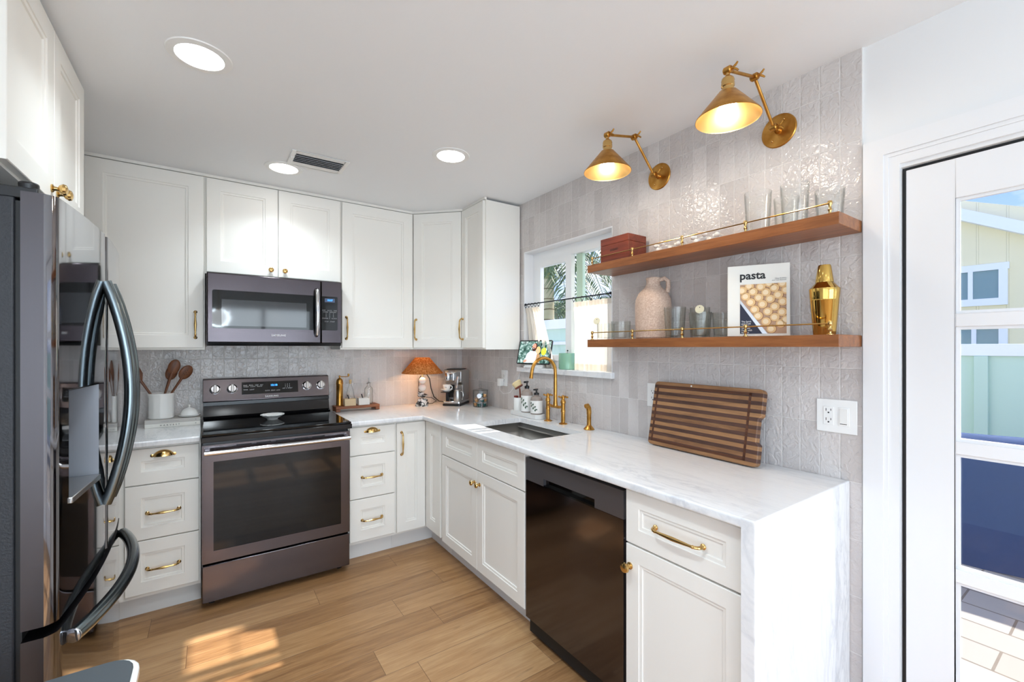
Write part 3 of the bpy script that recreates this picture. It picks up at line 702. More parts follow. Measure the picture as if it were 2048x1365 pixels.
text('clock_digits', '10:07', .016, M['bluelcd'], cpn, (.298, -.4026, 1.6965), bold=.0003)
text('key_lettering', 'POP    AUTO   TIME\nCOOK   DEFROST\n1      2      3\n4      5      6\n7      8      9\nPOWER  0   CLOCK\n \nSTOP   START', .0105, M['grey_ink'], cpn, (.297, -.4018, 1.592))
b = MB().prism([(-.402, 1.411), (-.37, 1.411), (-.37, 1.394), (-.385, 1.394)], x0+.004, x1-.004, 'x'); b.obj('vent_grille', M['blackplastic'], t, smooth=0)

# ================================================================== DISHWASHER
t = thing('dishwasher', 'black stainless dishwasher built in under the marble counter', 'dishwasher', (-.59, -1.7945, 0), R(-90))
MB().box((.004, .004, .02), (.606, .56, .876)).obj('body', M['dark'], t, smooth=0)
xa, xb, z0, z1 = .003, .605, .098, .858; pxa, pxb, pza, pzb = .137, .458, .748, .786
b = MB()
for (a, c, za, zc) in ((xa, pxa, .753, z1), (pxb, xb, .753, z1), (pxa, pxb, pzb, z1)): b.box((a, -.020, za), (c, .003, zc))
b.obj('control_strip', P('charcoal_control_strip', S(112, 110, 114), .38, .75), t, smooth=0)
b = MB().box((xa, -.020, z0), (xb, .003, .7515)); b.obj('door', M['bssd'], t, smooth=0)
b = MB().box((pxa, -.004, .7525), (pxb, .003, pzb)).box((pxa, -.0195, .7525), (pxb, -.004, .757)); b.obj('pocket_handle', M['blackglass'], t, smooth=0)
MB().box((.004, .05, 0), (.606, .06, .097)).obj('toe_kick', M['dark'], t, smooth=0)

# ================================================================== REFRIGERATOR
t = thing('refrigerator', 'tall black stainless french-door refrigerator with bowed handles', 'refrigerator', (0, 0, 0))
FY0, FY1 = -1.965, -1.050; GY = -1.5075; XB, XE, SAG = -2.227, -2.168, .027
MB().box((XL+.03, FY0+.004, .04), (-2.238, FY1-.004, 1.742)).obj('case', M['case'], t, bev=.004)
MB().box((-2.238, FY0+.012, .05), (XB, FY1-.012, 1.735)).obj('gasket', M['rubber'], t, smooth=0)
def fx(y): return XE+SAG*(1-((y-GY)/.4575)**2)
def fdoor(name, y0, y1, z0, z1, hole=None):
    r = .012; ys = [y0]; n = 22
    ys = [y0+(y1-y0)*i/n for i in range(n+1)]
    ys = sorted(set(ys+[y0+k for k in (.002, .005, .009, .014, .022)]+[y1-k for k in (.002, .005, .009, .014, .022)]))
    if hole: ys = sorted([y for y in ys if all(abs(y-h) > .008 for h in hole[:2])]+list(hole[:2]))
    zs = sorted([z0, z1]+(list(hole[2:]) if hole else []))
    b = MB(); prof = [(XB, y0), (XE-.028, y0), (XE-.012, y0+.003)]
    f = []
    for y in ys:
        x = fx(y); e = min(y-y0, y1-y); x -= .020*(1-e/.022)**2 if e < .022 else 0
        f.append((x, y))
    vs = [(x, y, z) for z in zs for x, y in f]; fs = []; k = len(f)
    for j in range(len(zs)-1):
        for i in range(k-1):
            if hole and zs[j] >= hole[2]-1e-6 and zs[j+1] <= hole[3]+1e-6 and f[i][1] >= hole[0]-1e-6 and f[i+1][1] <= hole[1]+1e-6: continue
            fs.append((j*k+i, j*k+i+1, (j+1)*k+i+1, (j+1)*k+i))
    b.add(vs, fs)
    b.mat(1)
    pl = [(XB, y0)]+f+[(XB, y1)]
    m = len(pl)
    for z in (z0, z1): b.add([(x, y, z) for x, y in pl], [tuple(range(m))])
    b.add([(XB, y0, z0), (f[0][0], y0, z0), (f[0][0], y0, z1), (XB, y0, z1)], [(0, 1, 2, 3)]).add([(XB, y1, z0), (f[-1][0], y1, z0), (f[-1][0], y1, z1), (XB, y1, z1)], [(0, 1, 2, 3)])
    b.add([(XB, y0, z0), (XB, y1, z0), (XB, y1, z1), (XB, y0, z1)], [(0, 1, 2, 3)])
    return b.obj(name, [M['bssf'], M['bssside']], t, smooth=28)
HOLE = (-1.885, -1.620, .975, 1.272)
dn = fdoor('door', FY0, GY-.003, .703, 1.757, HOLE); df = fdoor('door', GY+.003, FY1, .703, 1.757)
fz = fdoor('freezer_drawer', FY0, FY1, .075, .676)
b = MB()
a0, a1, c0, c1 = HOLE; xi = XE-.075
b.add([(fx(a0), a0, c0), (fx(a0), a0, c1), (xi, a0, c1), (xi, a0, c0)], [(0, 1, 2, 3)]).add([(fx(a1), a1, c0), (fx(a1), a1, c1-.004), (xi, a1, c1-.03), (xi, a1, c0)], [(0, 1, 2, 3)])
b.add([(fx(a0), a0, c0), (fx(a1), a1, c0), (xi, a1, c0), (xi, a0, c0)], [(0, 1, 2, 3)]).add([(fx(a0), a0, c1), (fx(a1), a1, c1), (xi, a1, c1-.03), (xi, a0, c1-.03)], [(0, 1, 2, 3)]).add([(xi, a0, c0), (xi, a1, c0), (xi, a1, c1), (xi, a0, c1)], [(0, 1, 2, 3)])
b.obj('dispenser_recess', P('satin_grey_recess', S(150, 154, 162), .35, .3), dn, smooth=0, fix=False)
b = MB().prism([(xi+.002, a0+.006), (fx(a0)+.006, a0+.006), (fx(a1)+.006, a1-.006), (xi+.002, a1-.006)], c0-.004, c0+.012); b.obj('drip_tray', M['steel'], dn, bev=.002)
MB().box((xi+.002, (a0+a1)/2-.03, c1-.11), (xi+.03, (a0+a1)/2+.03, c1-.035)).obj('dispenser_paddle', M['blackplastic'], dn, bev=.004)
def bow(y, z0, z1, out=.062):
    pts = []; n = 20
    for i in range(n+1):
        u = i/n; z = z0+(z1-z0)*u; k = math.sin(PI*u)**.85
        pts.append((fx(y)+.004+out*k, y, z))
    return pts
hr = [.0165]*21
MB().tube(bow(-1.552, .872, 1.598), hr, 16).obj('handle', M['handle'], dn); MB().tube(bow(-1.463, .872, 1.598), hr, 16).obj('handle', M['handle'], df)
pts = []
for i in range(21):
    u = i/20; y = -1.895+(.77)*u; k = math.sin(PI*u)**.8
    pts.append((fx(y)+.012+.050*k, y, .630))
hb_ = MB().tube(pts, .0185, 16).obj('handle', M['handle'], fz)
dv = (Vector(pts[0])-Vector(pts[1])).normalized(); MB().lathe([(0, 0), (.0188, 0), (.0188, .003), (.016, .0045), (0, .0045)], 20, pts[0], tuple(dv)).obj('end_cap', M['chrome'], hb_)
b = MB().box((-2.30, FY0+.012, 1.742), (-2.20, FY0+.075, 1.770)).lathe([(.0, 1.765), (.017, 1.765), (.019, 1.785), (.015, 1.789), (0, 1.789)], 16, (-2.222, FY0+.04, 0)); b.obj('hinge_cover', M['blackplastic'], t, bev=.004)
b = MB().box((-2.30, FY1-.075, 1.742), (-2.20, FY1-.012, 1.770)); b.obj('hinge_cover', M['blackplastic'], t, bev=.004)
MB().box((-2.9, FY0+.02, 0), (-2.24, FY1-.02, .039)).obj('base_grille', M['blackplastic'], t, smooth=0)

# bin in the foreground
t = thing('trash_bin', 'rounded trash bin with a slate grey lid in front of the refrigerator corner', 'trash bin', (-2.118, -2.292, 0))
MB().prism(rrect(-.13, -.11, .13, .11, .05), 0, .662).obj('body', M['binbody'], t, bev=.004)
MB().prism(rrect(-.136, -.116, .136, .116, .055), .662, .682).obj('rim', M['ceramic'], t, bev=.004)
MB().prism(rrect(-.126, -.106, .126, .106, .048), .6825, .688).obj('lid', M['lid'], t, bev=.003)

# ================================================================== SHELVES
SHD, SHY0, SHY1 = .198, -2.926, -1.790
def shelf(z, label):
    t = thing('floating_shelf', label, 'shelf', (0, 0, z))
    MB().box((-SHD, SHY0, -.040), (-.001, SHY1, 0)).obj('board', M['oak'], t, bev=.0015)
    for y in (-1.806, -2.075, -2.346, -2.618, -2.894):
        MB().lathe([(0, 0), (.0095, 0), (.0095, .002), (.0045, .004), (.004, .010), (.007, .016), (.0042, .022), (.0038, .028), (.0068, .033), (.0075, .038), (.006, .0445), (0, .046)], 14, (-.178, y, 0)).obj('post', M['brass'], t)
    MB().tube([(-.178, -1.80, .037), (-.178, -2.9, .037)], .0026, 8).obj('rail', M['brass'], t)
    return t
shelf(1.820, 'upper floating oak shelf with a thin brass gallery rail'); shelf(1.425, 'lower floating oak shelf with a thin brass gallery rail')

# ================================================================== SCONCES
def sconce(y, label):
    t = thing('wall_sconce', label, 'wall lamp', (0, y, 2.24), group=None)
    bp_ = MB().lathe([(0, 0), (.065, 0), (.065, .003), (.062, .006), (0, .007)], 40, (-.0005, 0, 0), (-1, 0, 0)).obj('backplate', M['brass2'], t)
    b = MB()
    for s in (-1, 1): b.ball((-.009, .022*s, -.036*s), .004, 8, 6)
    b.obj('screw', M['brass'], bp_)
    A = Vector((-.045, 0, 0)); B = Vector((-.190, 0, .147)); C = Vector((-.372, 0, .107))
    def joint(p, wing=True, d=(0, -1, .5)):
        b = MB().lathe([(0, -.014), (.010, -.014), (.013, -.010), (.013, .010), (.010, .014), (0, .014)], 16, tuple(p), (0, 1, 0)).ball(tuple(p), .012, 12, 8)
        j = b.obj('knuckle_joint', M['brass2'], t)
        if wing:
            w_ = MB(); o_ = Vector(p)+Vector((0, -.016, 0))
            w_.tube([tuple(p), tuple(o_+Vector((0, -.006, 0)))], .005, 8)
            w_.tube([tuple(o_), tuple(o_+Vector((.008, -.006, .010))), tuple(o_+Vector((.012, -.012, .020)))], [.004, .0042, .003], 8)
            w_.tube([tuple(o_), tuple(o_+Vector((.006, -.010, -.006))), tuple(o_+Vector((.010, -.016, -.012)))], [.004, .004, .003], 8)
            w_.obj('wing_nut', M['brass2'], j)
    MB().tube([(-.006, 0, 0), tuple(A)], .0085, 12).lathe([(0, 0), (.014, 0), (.012, .012), (.009, .018)], 16, (-.006, 0, 0), (-1, 0, 0)).obj('mount', M['brass2'], t)
    joint(A); joint(B); joint(C)
    MB().tube([tuple(A), tuple(B)], .0058, 12).obj('lower_arm', M['brass2'], t)
    MB().tube([tuple(B), tuple(C)], .0058, 12).obj('upper_arm', M['brass2'], t)
    c = (C.x, 0, 0)
    MB().lathe([(0, .102), (.007, .102), (.007, .088), (.010, .085), (.019, .078), (.0215, .070), (.0205, .066), (.0215, .062), (.0215, .050), (.019, .047), (.019, .034), (.030, .031), (.031, .026), (0, .026)], 24, c).obj('socket', M['brass'], t)
    sp = [(.026, .033), (.034, .026), (.104, -.058), (.1055, -.062)]
    b = MB().lathe(sp, 48, c).mat(1).lathe([(r-.0015, z-.0012) for r, z in sp], 48, c)
    b.mat(0).lathe([(.1055, -.062), (.104, -.0632)], 48, c)
    b.obj('shade', [M['brass2'], M['shadein']], t, fix=False)
    MB().ball((C.x, 0, -.022), .029, 20, 12).lathe([(.013, .028), (.013, .0), (.020, -.006)], 16, c).obj('bulb', M['bulb'], t)
    lamp('sconce_light', 'POINT', (C.x, 0, -.066), BULB_W, (1, .93, .82), parent=t, shadow_soft_size=.03)
    return t
sconce(-2.097, 'brass swing-arm wall sconce nearer the sink window'); sconce(-2.658, 'brass swing-arm wall sconce nearer the glazed door, above the shelf glasses')

# ================================================================== CEILING LIGHTS + VENT
def can(x, y, label, group=None, k=1.):
    t = thing('recessed_light', label, 'ceiling light', (x, y, H), group=group)
    MB().lathe([(.072, -.001), (.074, -.006), (.098, -.004), (.100, -.0005)], 40).obj('trim_ring', M['plastic'], t)
    MB().lathe([(0, -.0035), (.0725, -.0035)], 40).obj('diffuser', M['can'], t, fix=False)
    lamp('downlight', 'AREA', (0, 0, -.012), CAN_W*k, (.80, .92, 1.), rot=(0, 0, 0), parent=t, shape='DISK', size=.14, spread=R(125))
can(-1.885, -1.575, 'round recessed ceiling light nearest the refrigerator cupboard'); can(-1.506, -.66, 'round recessed ceiling light touching the air vent'); can(-.785, -1.352, 'round recessed ceiling light nearest the tiled window wall')
for x, y in ((-1.72, -2.72), (-1.6, -4.1), (-.9, -5.2), (-2.3, -5.4)): can(x, y, 'recessed ceiling light added out of view behind the camera as fill', 'added fill ceiling lights', 2.6 if y > -3 else 1.6)  # extra lights added out of view to brighten the kitchen
t = thing('pendant_light', 'white globe pendant hanging in the room behind the camera', 'ceiling light', (-1.75, -5.75, H))
MB().lathe([(0, 0), (.06, 0), (.06, -.02), (0, -.025)], 24).tube([(0, 0, -.02), (0, 0, -.42)], .004, 8).obj('cord', M['brass2'], t)
MB().lathe([(0, -.40), (.03, -.40), (.045, -.44), (0, -.44)], 20).obj('cap', M['brass2'], t)
MB().ball((0, 0, -.56), .135, 28, 16).obj('globe', emit('opal_globe', (.9, .96, 1, 1), 5.), t)
lamp('pendant_glow', 'POINT', (0, 0, -.56), PEND_W, (.74, .90, 1.), parent=t, shadow_soft_size=.137)
t = thing('air_vent', 'rectangular white ceiling air vent with grey louvres', 'vent', (-1.358, -.86, H))
b = MB()
for (x0, x1, y0, y1) in ((-.145, -.122, -.10, .10), (.122, .145, -.10, .10), (-.122, .122, .06, .10), (-.122, .122, -.10, -.06)): b.box((x0, y0, -.006), (x1, y1, -.0005))
b.obj('frame', M['plastic'], t, bev=.002)
MB().box((-.122, -.06, -.002), (.122, .06, -.0006)).obj('duct', M['dark'], t, smooth=0)
for i in range(5):
    y = -.046+i*.023
    MB().at((0, y, -.006), rx=R(38)).box((-.121, -.011, -.0008), (.121, .011, .0008)).obj('louvre', P('louvre_grey', S(176, 177, 180), .5) if i == 0 else bpy.data.materials['louvre_grey'], t, smooth=0)
MB().box((-.139, -.012, -.012), (-.128, .004, -.006)).obj('lever', M['plastic'], t)

# ================================================================== OUTLETS
def plate(name, label, y0, y1, z0, z1, items):
    t = thing(name, label, 'wall outlet', (0, (y0+y1)/2, (z0+z1)/2), R(-90))
    w_, h_ = abs(y1-y0), z1-z0
    MB().box((-w_/2, -.006, -h_/2), (w_/2, -.0003, h_/2)).obj('cover_plate', M['plastic'], t, bev=.002)
    for kind, x in items:
        f = MB().box((x-.0165, -.008, -.033), (x+.0165, -.006, .033)).obj('receptacle' if kind == 'o' else 'rocker_switch', M['plastic'], t, bev=.001)
        if kind == 'o':
            b = MB()
            for z in (.017, -.017): b.box((x-.0085, -.0084, z-.0005), (x-.0065, -.008, z+.009)).box((x+.0065, -.0084, z+.001), (x+.0085, -.008, z+.008)).lathe([(0, 0), (.0028, 0), (.0028, .0004), (0, .0004)], 10, (x, -.008, z-.006), (0, -1, 0))
            b.obj('slots', M['dark'], f, smooth=0)
        else:
            MB().box((x-.012, -.0095, -.028), (x+.012, -.008, .028)).obj('paddle', M['ceramic'], f, bev=.001)
            MB().box((x-.010, -.0098, -.0265), (x+.010, -.0094, -.0245)).obj('indicator', M['dark'], f, smooth=0)
    return t
plate('outlet', 'white double wall plate with outlets and rocker switch beside the door casing', -2.79, -2.914, 1.077, 1.196, [('o', -.023), ('s', .023)])
plate('outlet', 'white outlet plate half hidden behind the cutting board', -2.026, -2.10, 1.082, 1.202, [('o', 0)])
plate('outlet', 'white outlet plate near the coffee machine corner with a charger plugged in', -.655, -.735, 1.09, 1.212, [('o', 0)])
t = thing('phone_charger', 'white cube charger with a thin cable plugged into the corner outlet', 'charger', (-.008, -.672, 1.118))
MB().box((-.035, -.02, -.028), (-.0005, .018, .028)).obj('adapter', M['plastic'], t, bev=.004)
MB().tube([(-.02, 0, -.028), (-.022, .0, -.06), (-.016, -.04, -.085), (-.010, -.12, -.07), (-.006, -.2, .0), (-.004, -.23, .06), (-.004, -.24, .095)], .0016, 6).obj('cable', M['plastic'], t)

# ================================================================== COUNTER LEFT: books, crock, spoons, butter dish
CT = .9145
def flat_book(z, h, label, cov, txt, size, sp, x0=-2.168, x1=-1.906):
    t = thing('book', label, 'book', ((x0+x1)/2, -.115, z), R(0)); w_ = (x1-x0)/2
    b = MB().box((-w_, -.088, 0), (w_, .088, .003)).box((-w_, -.088, h-.003), (w_, .088, h)).box((-w_, -.091, 0), (w_, -.088, h)); b.obj('cover', cov, t, bev=.0008)
    MB().box((-w_+.003, -.0875, .003), (w_-.003, .085, h-.003)).obj('pages', M['page'], t, smooth=0)
    text('spine_lettering', txt, size, M['black_ink'] if size > .01 else M['grey_ink'], t, (-.015, -.0915, h/2), spacing=sp)
    MB().lathe([(0, 0), (.003, 0), (.003, .0005), (0, .0005)], 10, (w_-.022, -.091, h/2), (0, -1, 0)).obj('spine_mark', M['grey_ink'], t)
flat_book(CT, .0225, 'white hardcover book, the bottom one of the two under the utensil crock', M['book'], 'HARVEST', .0125, 2.1)
flat_book(CT+.0228, .0215, 'greyish hardcover book, upper one under the utensil crock', M['bookgrey'], 'SUMMER SUPPERS', .008, 1.4)
BT = CT+.0446
t = thing('utensil_crock', 'white fluted ceramic crock holding wooden spoons', 'crock', (-2.098, -.118, BT))
fl = lambda a, z: 1-.035*abs(math.sin(a*6)) if .008 < z < .135 else 1.
MB().lathe([(0, 0), (.060, 0), (.063, .004), (.063, .12), (.064, .136), (.066, .145), (.066, .150), (.060, .150), (.057, .14), (.057, .01), (0, .01)], 72, fn=fl).obj('pot', M['ceramic'], t)
def spoon(name, label, base, tip, rolls, kind):
    t = thing(name, label, 'utensil', base)
    d = Vector(tip)-Vector(base); L = d.length
    q = Vector((0, 0, 1)).rotation_difference(d.normalized()).to_euler()
    t.rotation_euler = q
    hd = .085
    MB().tube([(0, 0, 0), (0, 0, L*.5), (0, 0, L-hd*.8)], [.0055, .006, .0075], 10).obj('handle', M['spoonwood'], t)
    b = MB(); rz = Matrix.Rotation(rolls, 4, 'Z')
    if kind == 'fork':
        b.M = rz; poly = [(-.008, 0), (-.030, .035), (-.034, .075), (.034, .075), (.030, .035), (.008, 0)]
        b.prism([(x, L-hd+z) for x, z in poly], -.004, .004, 'y')
        for i in range(5): b.tube([(-.028+i*.014, 0, L-hd+.07), (-.03+i*.015, -.004, L-hd+.092), (-.031+i*.0155, -.014, L-hd+.104)], [.0055, .005, .0038], 8)
    else:
        b.M = rz; r = .030 if kind == 'spoon' else .033
        b.grid(lambda u, v: (r*math.sin(PI*v)*math.cos(2*PI*u)*(1 if v < .5 else .82), -.004+(.012 if True else 0)*(-.3+((2*u-1)**2)), L-hd*.45+.046*-math.cos(PI*v)), 12, 10)
        b = MB(); b.M = rz
        b.ball((0, 0, L-hd*.42), 1., 16, 12, (r, .009, .047))
    hdo = b.obj('bowl' if kind != 'fork' else 'claw', M['spoonwood'], t)
    if kind == 'slotted':
        b = MB(); b.M = rz
        for ix, iz in ((0, 0), (-.009, .008), (.009, .008), (0, .015), (-.009, -.008), (.009, -.008), (0, -.015)): b.lathe([(0, 0), (.0022, 0), (.0022, .0008), (0, .0008)], 8, (ix, -.0092, L-hd*.42+iz), (0, -1, 0))
        b.obj('drain_holes', M['dark'], hdo)
c0 = Vector((-2.098, -.118, BT+.0105))
spoon('pasta_fork', 'dark wooden pasta fork with short prongs leaning left in the white crock', c0+Vector((.025, -.012, 0)), (-2.232, -.135, 1.262), .5, 'fork')
spoon('wooden_spoon', 'dark wooden spoon at the back of the bunch in the white crock', c0+Vector((-.018, .02, 0)), (-2.042, -.100, 1.265), .2, 'spoon')
spoon('wooden_spoon', 'tallest light-bowled wooden spoon in front of the bunch in the crock', c0+Vector((-.02, -.015, 0)), (-2.026, -.150, 1.300), .1, 'spoon')
spoon('slotted_spoon', 'wooden spoon with small drain holes leaning right in the crock', c0+Vector((-.028, .0, 0)), (-1.962, -.140, 1.262), .3, 'slotted')
t = thing('butter_dish', 'small white domed butter dish with a knob lid on the books', 'butter dish', (-1.962, -.135, BT))
MB().lathe([(0, 0), (.04, 0), (.052, .006), (.056, .013), (.053, .013), (.04, .006), (0, .005)], 36, fn=lambda a, z: 1+(.05*math.cos(4*a) if z > .01 else 0)).obj('dish', M['ceramic'], t)
MB().lathe([(.046, .0075), (.045, .020), (.038, .038), (.025, .050), (.008, .056), (.004, .060), (.007, .066), (.005, .073), (0, .075)], 32).obj('dome', M['ceramic'], t)

# ================================================================== COUNTER BACK: riser tray, mill, bottles, boxes
t = thing('serving_riser', 'small footed reclaimed-wood riser holding seasonings', 'tray', (-.955, -.125, CT))
MB().box((-.158, -.060, .022), (.158, .060, .042)).obj('top', M['traywood'], t, bev=.004)
for x in (-.142, .142): MB().prism([(-.058, .022), (-.058, .004), (-.045, 0), (-.03, .004), (-.02, .016), (.02, .016), (.03, .004), (.045, 0), (.058, .004), (.058, .022)], x-.014, x+.014, 'x').obj('foot', M['traywood'], t)
TT = CT+.0425
t = thing('pepper_mill', 'tall brass pepper mill with a crank handle', 'pepper mill', (-1.07, -.105, TT))
MB().lathe([(0, 0), (.024, 0), (.025, .004), (.0235, .008), (.0235, .155), (.025, .158), (.025, .166), (.023, .170)], 28).obj('body', M['brass2'], t)
MB().lathe([(.024, .170), (.022, .185), (.014, .197), (.006, .202), (.004, .208), (.007, .213), (.006, .219), (0, .222)], 24).obj('dome', M['brass2'], t)
MB().tube([(0, 0, .212), (.035, -.012, .210), (.058, -.02, .212)], .0028, 8).lathe([(0, 0), (.005, 0), (.0075, .01), (.006, .02), (0, .022)], 12, (.058, -.02, .212)).obj('crank', M['brass2'], t)
t = thing('cork_bottle', 'clear conical glass bottle with a cork stopper behind the seasoning boxes', 'bottle', (-.992, -.096, TT))
pr = [(0, .0), (.034, 0), (.036, .004), (.032, .05), (.022, .11), (.010, .150), (.009, .165), (.011, .168)]
MB().lathe(pr+[(max(0, r-.002), z+.0015) for r, z in pr[::-1]][:-1]+[(0, .003)], 32).obj('body', M['glass'], t)
MB().lathe([(0, .155), (.0075, .155), (.009, .168), (.010, .186), (0, .187)], 16).obj('cork', M['lightwood'], t)
t = thing('oil_bottle', 'clear square-shouldered oil bottle with a steel pouring spout', 'bottle', (-.856, -.098, TT))
pr = [(0, 0), (.030, 0), (.032, .003), (.032, .10), (.028, .116), (.014, .130), (.012, .150), (.014, .153)]
MB().lathe(pr+[(max(0, r-.002), z+.0015) for r, z in pr[::-1]][:-1]+[(0, .003)], 32).obj('body', M['glass'], t)
MB().lathe([(0, .150), (.015, .150), (.016, .155), (.008, .160), (.0045, .166), (.0035, .195), (0, .195)], 14).obj('spout', M['steel'], t)
def sbox(x, label, m):
    t = thing('salt_box', label, 'seasoning box', (x, -.160, TT), R(-2))
    b = MB().box((-.040, -.022, 0), (.040, .026, .004))
    for (a, c, e, f_) in ((-.040, .040, -.022, -.016), (-.040, .040, .020, .026), (-.040, -.034, -.022, .026), (.034, .040, -.022, .026)): b.box((a, e, 0), (c, f_, .052))
    b.obj('box', m, t, bev=.002)
    MB().box((-.034, -.016, .004), (.034, .020, .040)).obj('contents', M['whitestone'], t, smooth=0)
    MB().tube([(.0, 0, .03), (-.014, .004, .080)], [.003, .0042], 8).obj('spoon_handle', M['blackplastic'], t)
sbox(-1.012, 'square tan seasoning box with a little dark spoon beside the pepper mill', M['beigestone'])
sbox(-.912, 'square whitish stone seasoning box with a little dark spoon in front of the oil bottle', M['whitestone'])

# table lamp
LX, LY = -.452, -.180
t = thing('table_lamp', 'small table lamp of stacked marble stones under an amber woven shade', 'table lamp', (LX, LY, CT))
MB().lathe([(0, 0), (.052, 0), (.054, .01), (.052, .025), (.040, .04), (.042, .052), (.030, .06), (.0, .064)], 9, fn=lambda a, z: 1+.08*math.sin(3*a+z*60)).obj('base', M['bwmarble'], t, smooth=60)
MB().ball((.004, 0, .084), 1., 14, 8, (.044, .04, .018)).ball((-.012, 0, .104), 1., 10, 8, (.026, .03, .016)).obj('middle_stone', M['bwmarble'], t, smooth=60)
MB().ball((0, 0, .148), 1., 20, 12, (.031, .031, .029)).obj('lower_ball', M['ceramic'], t)
MB().ball((0, 0, .204), 1., 20, 12, (.029, .029, .027)).obj('upper_ball', M['ceramic'], t)
MB().tube([(0, 0, .225), (0, 0, .30)], .006, 10).lathe([(0, .30), (.012, .30), (.012, .33), (0, .33)], 12).obj('stem', M['brass'], t)
b = MB()
b.lathe([(.160, .262), (.162, .266), (.058, .386), (.055, .388)], 72, fn=lambda a, z: 1+.008*math.sin(36*a))
b.obj('shade', M['rattan'], t, solid=.002, fix=False)
MB().ball((0, 0, .343), .02, 14, 8).obj('bulb', emit('warm_bulb', (1, .72, .38, 1), 8.), t)
lamp('table_light', 'POINT', (0, 0, .318), TABLE_W, (1, .60, .28), parent=t, shadow_soft_size=.02)
MB().tube([(.05, .02, .012), (.10, .03, .01), (.135, .03, .03), (.12, .09, .05), (.04, .13, .06), (.035, .165, .09), (.04, .172, .20), (.06, .174, .232)], .0026, 8).obj('cord', M['blackplastic'], t)

# espresso machine
t = thing('espresso_machine', 'chrome espresso capsule machine turned to face out of the corner', 'coffee machine', (-.205, -.262, CT), R(-46))
# local: front faces -y
MB().prism(rrect(-.078, -.088, .078, .165, .02), 0, .016).obj('foot_plate', M['blackplastic'], t, bev=.002)
MB().prism(rrect(-.074, -.082, .074, .160, .02), .0165, .038).obj('drip_base', M['chrome'], t, bev=.004)
MB().prism([(-.015, .0385), (.155, .0385), (.155, .272), (.135, .290), (-.045, .290), (-.062, .278), (-.062, .19), (-.03, .18), (-.015, .165)], .020, .076, 'x').prism([(-.0, .0385), (.155, .0385), (.155, .272), (.135, .290), (-.035, .290), (-.050, .276), (-.05, .20), (-.0, .19)], -.076, .0198, 'x').obj('body', M['steel'], t, bev=.006)
MB().box((-.060, -.03, .2905), (.060, .13, .296)).obj('top_plate', M['blackplastic'], t, bev=.003)
MB().lathe([(0, 0), (.020, 0), (.022, .012), (.022, .055), (.018, .062), (0, .062)], 20, (-.035, -.068, .205)).lathe([(0, 0), (.012, 0), (.014, .06), (0, .06)], 16, (.012, -.072, .205)).ball((-.01, -.07, .268), 1., 14, 8, (.055, .022, .014)).obj('brew_head', M['chrome'], t)
MB().tube([(.052, -.072, .235), (.052, -.082, .2), (.048, -.084, .16), (.046, -.078, .14)], [.010, .009, .006, .004], 10).obj('steam_wand', M['chrome'], t)
MB().box((-.062, -.002, .06), (-.0, .0, .165)).obj('back_panel', M['dark'], t, smooth=0)
MB().box((-.082, -.105, .108), (-.012, -.004, .114)).box((-.055, -.06, .0385), (-.035, -.03, .108)).obj('cup_rest', M['blackplastic'], t, bev=.001)
def loc46(x, y, z): a = R(-46); return (-.205+x*math.cos(a)-y*math.sin(a), -.262+x*math.sin(a)+y*math.cos(a), CT+z)
def inv46(x, y, z): a = R(46); dx, dy = x+.205, y+.262; return (dx*math.cos(a)-dy*math.sin(a), dx*math.sin(a)+dy*math.cos(a), z-CT)
MB().tube([inv46(*q) for q in ((-.40, -.004, 1.168), (-.38, -.016, 1.172), (-.355, -.03, 1.165), (-.33, -.045, 1.12), (-.322, -.055, 1.04), (-.305, -.075, .97), (-.275, -.115, .935), (-.235, -.16, .93))], [.010, .009]+[.0042]*6, 10).obj('power_cord', M['blackplastic'], t)
t = thing('milk_jug', 'small stainless milk jug standing on the coffee machine base', 'jug', loc46(.040, -.052, .0385), R(-46))
MB().lathe([(0, 0), (.030, 0), (.032, .004), (.031, .05), (.027, .078), (.029, .088), (.0275, .088), (.025, .078), (.029, .05), (.03, .006), (0, .004)], 28).obj('body', M['steel'], t)
MB().tube([(.026, .0, .078), (.046, 0, .074), (.050, 0, .045), (.044, 0, .02), (.030, 0, .018)], .0035, 8).obj('handle', M['steel'], t)
t = thing('saucer', 'white saucer on the coffee machine cup rest', 'saucer', loc46(-.046, -.062, .1145), R(-46))
MB().lathe([(0, 0), (.022, 0), (.026, .004), (.050, .017), (.051, .019), (.046, .018), (.022, .0065), (0, .005)], 32).obj('dish', M['ceramic'], t)
t = thing('espresso_cup', 'white espresso cup with small grey script on the saucer', 'cup', loc46(-.046, -.062, .1202), R(-46))
MB().lathe([(0, 0), (.016, 0), (.024, .012), (.030, .03), (.032, .05), (.030, .05), (.028, .03), (.022, .013), (0, .004)], 32).obj('bowl', M['ceramic'], t)
MB().tube(arc((.032, 0, .028), .014, -1.5, 1.5, 8, 'xz'), .0035, 8).obj('handle', M['ceramic'], t)
text('script_lettering', 'Cafe', .017, M['grey_ink'], t, (-.004, -.031, .03))
